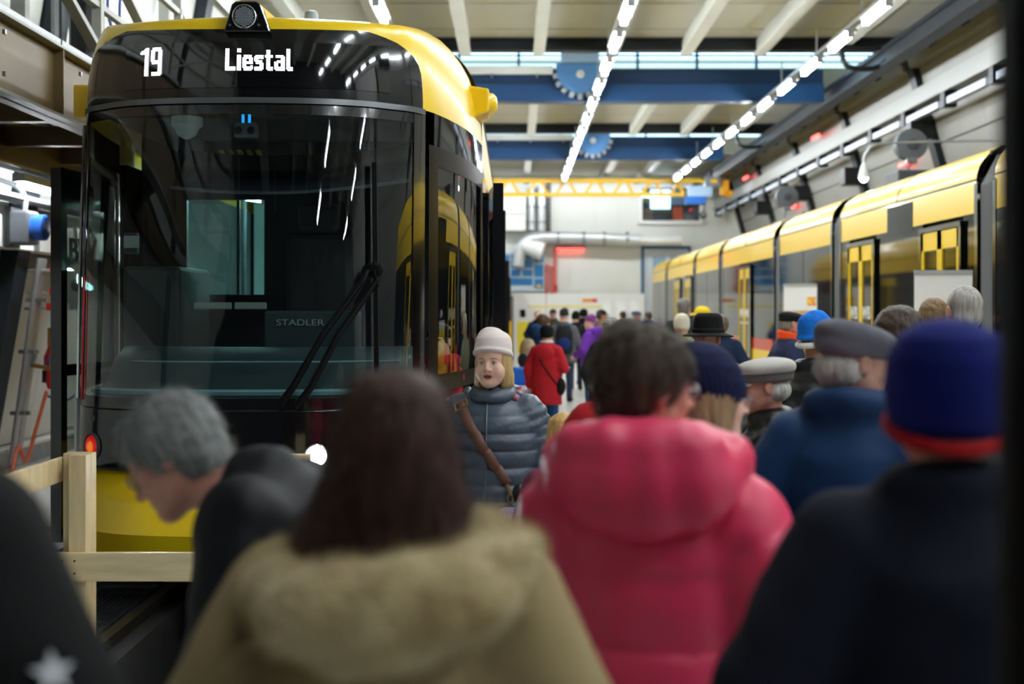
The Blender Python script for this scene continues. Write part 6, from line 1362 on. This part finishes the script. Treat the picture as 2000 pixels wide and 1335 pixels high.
simple('person in a yellow cap beside the right tram', 1370, 612, 20.5, 1.82, 78, FAB('dark_green_coat', (34, 42, 40)), ('short', BRN), [('cap', 'ball_cap', FAB('yellow_cap', (238, 208, 44))), ('cap_peak', 'cap_peak', FAB('yellow_cap', (238, 208, 44)))], 'pink', 'hold', fat=.03, hs=1.1)
simple('person in a cream hat and pale green coat beyond the brimmed hat', 1331, 634, 14.8, 1.68, 0, FAB('sage_coat', (150, 152, 128)), None, [('hat', 'beanie_slouch', FAB('cream_hat', (222, 216, 198)))], fat=.05)
simple('person in a navy jacket beyond the black brimmed hat', 1408, 640, 15.5, 1.68, -10, NAVY, ('thick', HAIR('grey_brown', (110, 100, 90))), fat=.05)
# ================================================================= FURNITURE AND SMALL THINGS
# black post close to the camera at the right edge
gp = thing('gate_post', 'black gate post close to the camera at the right edge', 'post', (.62, 1.35, 0))
span('post', .488, .85, 1.24, 1.30, 0, 3.4, M('post_black', (6, 6, 7), .6, spec=.1), gp, .01); span('edge_strip', .60, .63, 1.225, 1.24, 0, 3.4, M('post_strip', (28, 30, 33), .5), gp)
# wooden barrier around the open pit end
PINE = M('pine_wood', (222, 198, 150), .55, var=(3, .12), stretch=(8, 8, 1), bump=(40, .1)); PINX = M('pine_wood_x', (226, 203, 156), .55, var=(3, .12), stretch=(1, 8, 8), bump=(40, .1))
br = thing('wooden_barrier', 'pale pine barrier in front of the tram beside the pit', 'barrier', (-2.2, 6, 0))
xb = -2.19
def plank(nm, x0, x1, y0, y1, z0, z1, mt): return span(nm, x0, x1, y0, y1, z0, z1, mt, br, .004)
plank('post', xb - .035, xb + .105, 6.32, 6.40, .022, 1.03, PINE); plank('post', xb + .02, xb + .105, 6.24, 6.32, .022, 1.03, PINE)
plank('post', xb - .04, xb + .04, 5.32, 5.40, .022, 1.03, PINE); plank('post', xb - .04, xb + .1, 4.2, 4.28, .022, 1.03, PINE)
for z0, z1 in ((.89, 1.01), (.36, .48), (.03, .15)): plank('side_rail', xb - .065, xb - .04, 4.2, 6.36, z0, z1, PINE)
plank('front_rail', xb - .04, -1.0, 6.21, 6.24, .42, .56, PINX); plank('post', -1.14, -1.0, 6.24, 6.32, .03, 1.03, PINE)
for x in (xb, xb + .06):
    for z in (.46, .52): MB().lathe([(.006, 0), (.005, .003)], 8, frame((x, 6.209, z), (1, 0, 0), (0, 0, 1))).build('screw', STEEL, br)
# roll-up banners beside the right tram
def rollup(px0, px1, pytop, d, rz, label, kind):
    a, b = P(px0, pytop, d), P(px1, pytop, d); w = (b.x - a.x) / math.cos(rz); cx = (a.x + b.x) / 2; H = a.z
    t = thing('rollup_banner', label, 'banner', (cx, d, 0), rz, 'roll-up banners')
    def L(nm, x0, x1, y0, y1, z0, z1, mt): return MB().span(x0, x1, y0, y1, z0, z1).build(nm, mt, t, local=True)
    L('base', -w / 2, w / 2, -.1, .1, 0, .09, ALU); L('pole', -.015, .015, .03, .06, .09, H, ALU); L('top_bar', -w / 2, w / 2, -.02, .015, H - .02, H + .02, ALU)
    PW = M('banner_white', (236, 236, 232), .55)
    L('header', -w / 2, w / 2, -.004, .0, H - .42, H - .02, PW)
    if kind: ph = M('print_bw', (205, 205, 202), .55, var=(7, .2), rgb2=(96, 96, 98), stretch=(1.2, 1, .8))
    else: ph = M('print_sepia', (176, 132, 84), .55, var=(4, .2), rgb2=(222, 200, 166), stretch=(1, 1, 2.2))
    sh = L('photo_print', -w / 2, w / 2, -.004, .0, .09, H - .42, ph)
    if kind:
        for k in range(5):
            x = -w * .4 + k * w * .2; h = .3 + .12 * (k % 3); MB().span(x, x + w * .13, -.007, -.004, H - .5 - h, H - .5).build('print_figure', M('print_dark', (58, 58, 60), .6, var=(20, .5), rgb2=(170, 170, 168)), sh, local=False).parent = t
    else: MB().span(-w * .42, w * .3, -.007, -.004, H - .58, H - .52).build('print_roof', M('print_pale', (226, 216, 200), .6), t, local=True)
    lw = w * .19
    L('logo_field', w * .22, w * .22 + lw, -.008, -.004, H - .34, H - .2, LOGO_O); L('logo_end', w * .22 + lw, w * .46, -.008, -.004, H - .34, H - .2, LOGO_R)
    o = text('logo_text', 'BLT', .11, M('logo_text', (250, 226, 120), .5), frame((w * .22 + lw * .62, -.01, H - .27), (1, 0, 0), (0, 0, 1)), None, .001, .002); o.parent = t
rollup(1788, 1896, 531, 13.6, -.15, 'white roll-up banner with black and white photo by the near tram door', 1)
rollup(1534, 1592, 556, 21.0, -.5, 'smaller roll-up banner with brown building photo further along the tram', 0)
# blue seats behind the beanie woman
t = thing('bench_seat', 'bright blue plastic bench behind the beanie woman', 'bench', (P(1018, 740, 17.5).x, 17.5, 0))
BP_ = M('blue_plastic', (24, 110, 214), .35); cx = P(1020, 740, 17.5).x
span('backrest', cx - .17, cx + .14, 17.7, 17.76, .72, .98, BP_, t, .03); span('seat', cx - .22, cx + .22, 17.3, 17.7, .62, .7, BP_, t, .02); span('seat_edge', cx - .22, cx + .22, 17.28, 17.3, .585, .625, M('edge_cream', (214, 206, 170), .5), t); span('front_panel', cx - .2, cx + .2, 17.32, 17.36, .3, .6, BP_, t, .02)
for sx in (-.18, .18):
    for y in (17.34, 17.66): MB().tube([(cx + sx, y, 0), (cx + sx, y, .64)], .02, 8).build('leg', ALU, t)
# small plant and stand beside the tram door
t = thing('barrier_post', 'thin yellow guard post beside the left tram in the back', 'post', (P(995, 660, 30).x, 30, 0)); MB().tube([(P(995, 660, 30).x, 30, 0), (P(995, 660, 30).x, 30, 1.55)], .05, 10).build('pole', YEL, t); MB().lathe([(.14, 0), (.14, .03), (.06, .05)], 14, Matrix.Translation((P(995, 660, 30).x, 30, 0))).build('foot', BLACKM, t)
# yellow poster and orange poles by the tram door in the middle distance
p = P(1592, 660, 18.0); t = thing('info_stand', 'yellow info stand with white top beside the right tram', 'stand', (P(1578, 0, 14.5).x, 14.5, 0)); x = P(1578, 0, 14.5).x
span('panel', x - .14, x + .14, 14.5, 14.54, .9, 1.55, M('stand_yellow', (244, 214, 30), .5), t, .01); span('header', x - .14, x + .14, 14.495, 14.545, 1.55, 1.66, DW, t, .01); span('post', x - .03, x + .03, 14.54, 14.6, 0, 1.2, ALU, t); span('foot', x - .2, x + .2, 14.4, 14.75, 0, .03, ALU, t)
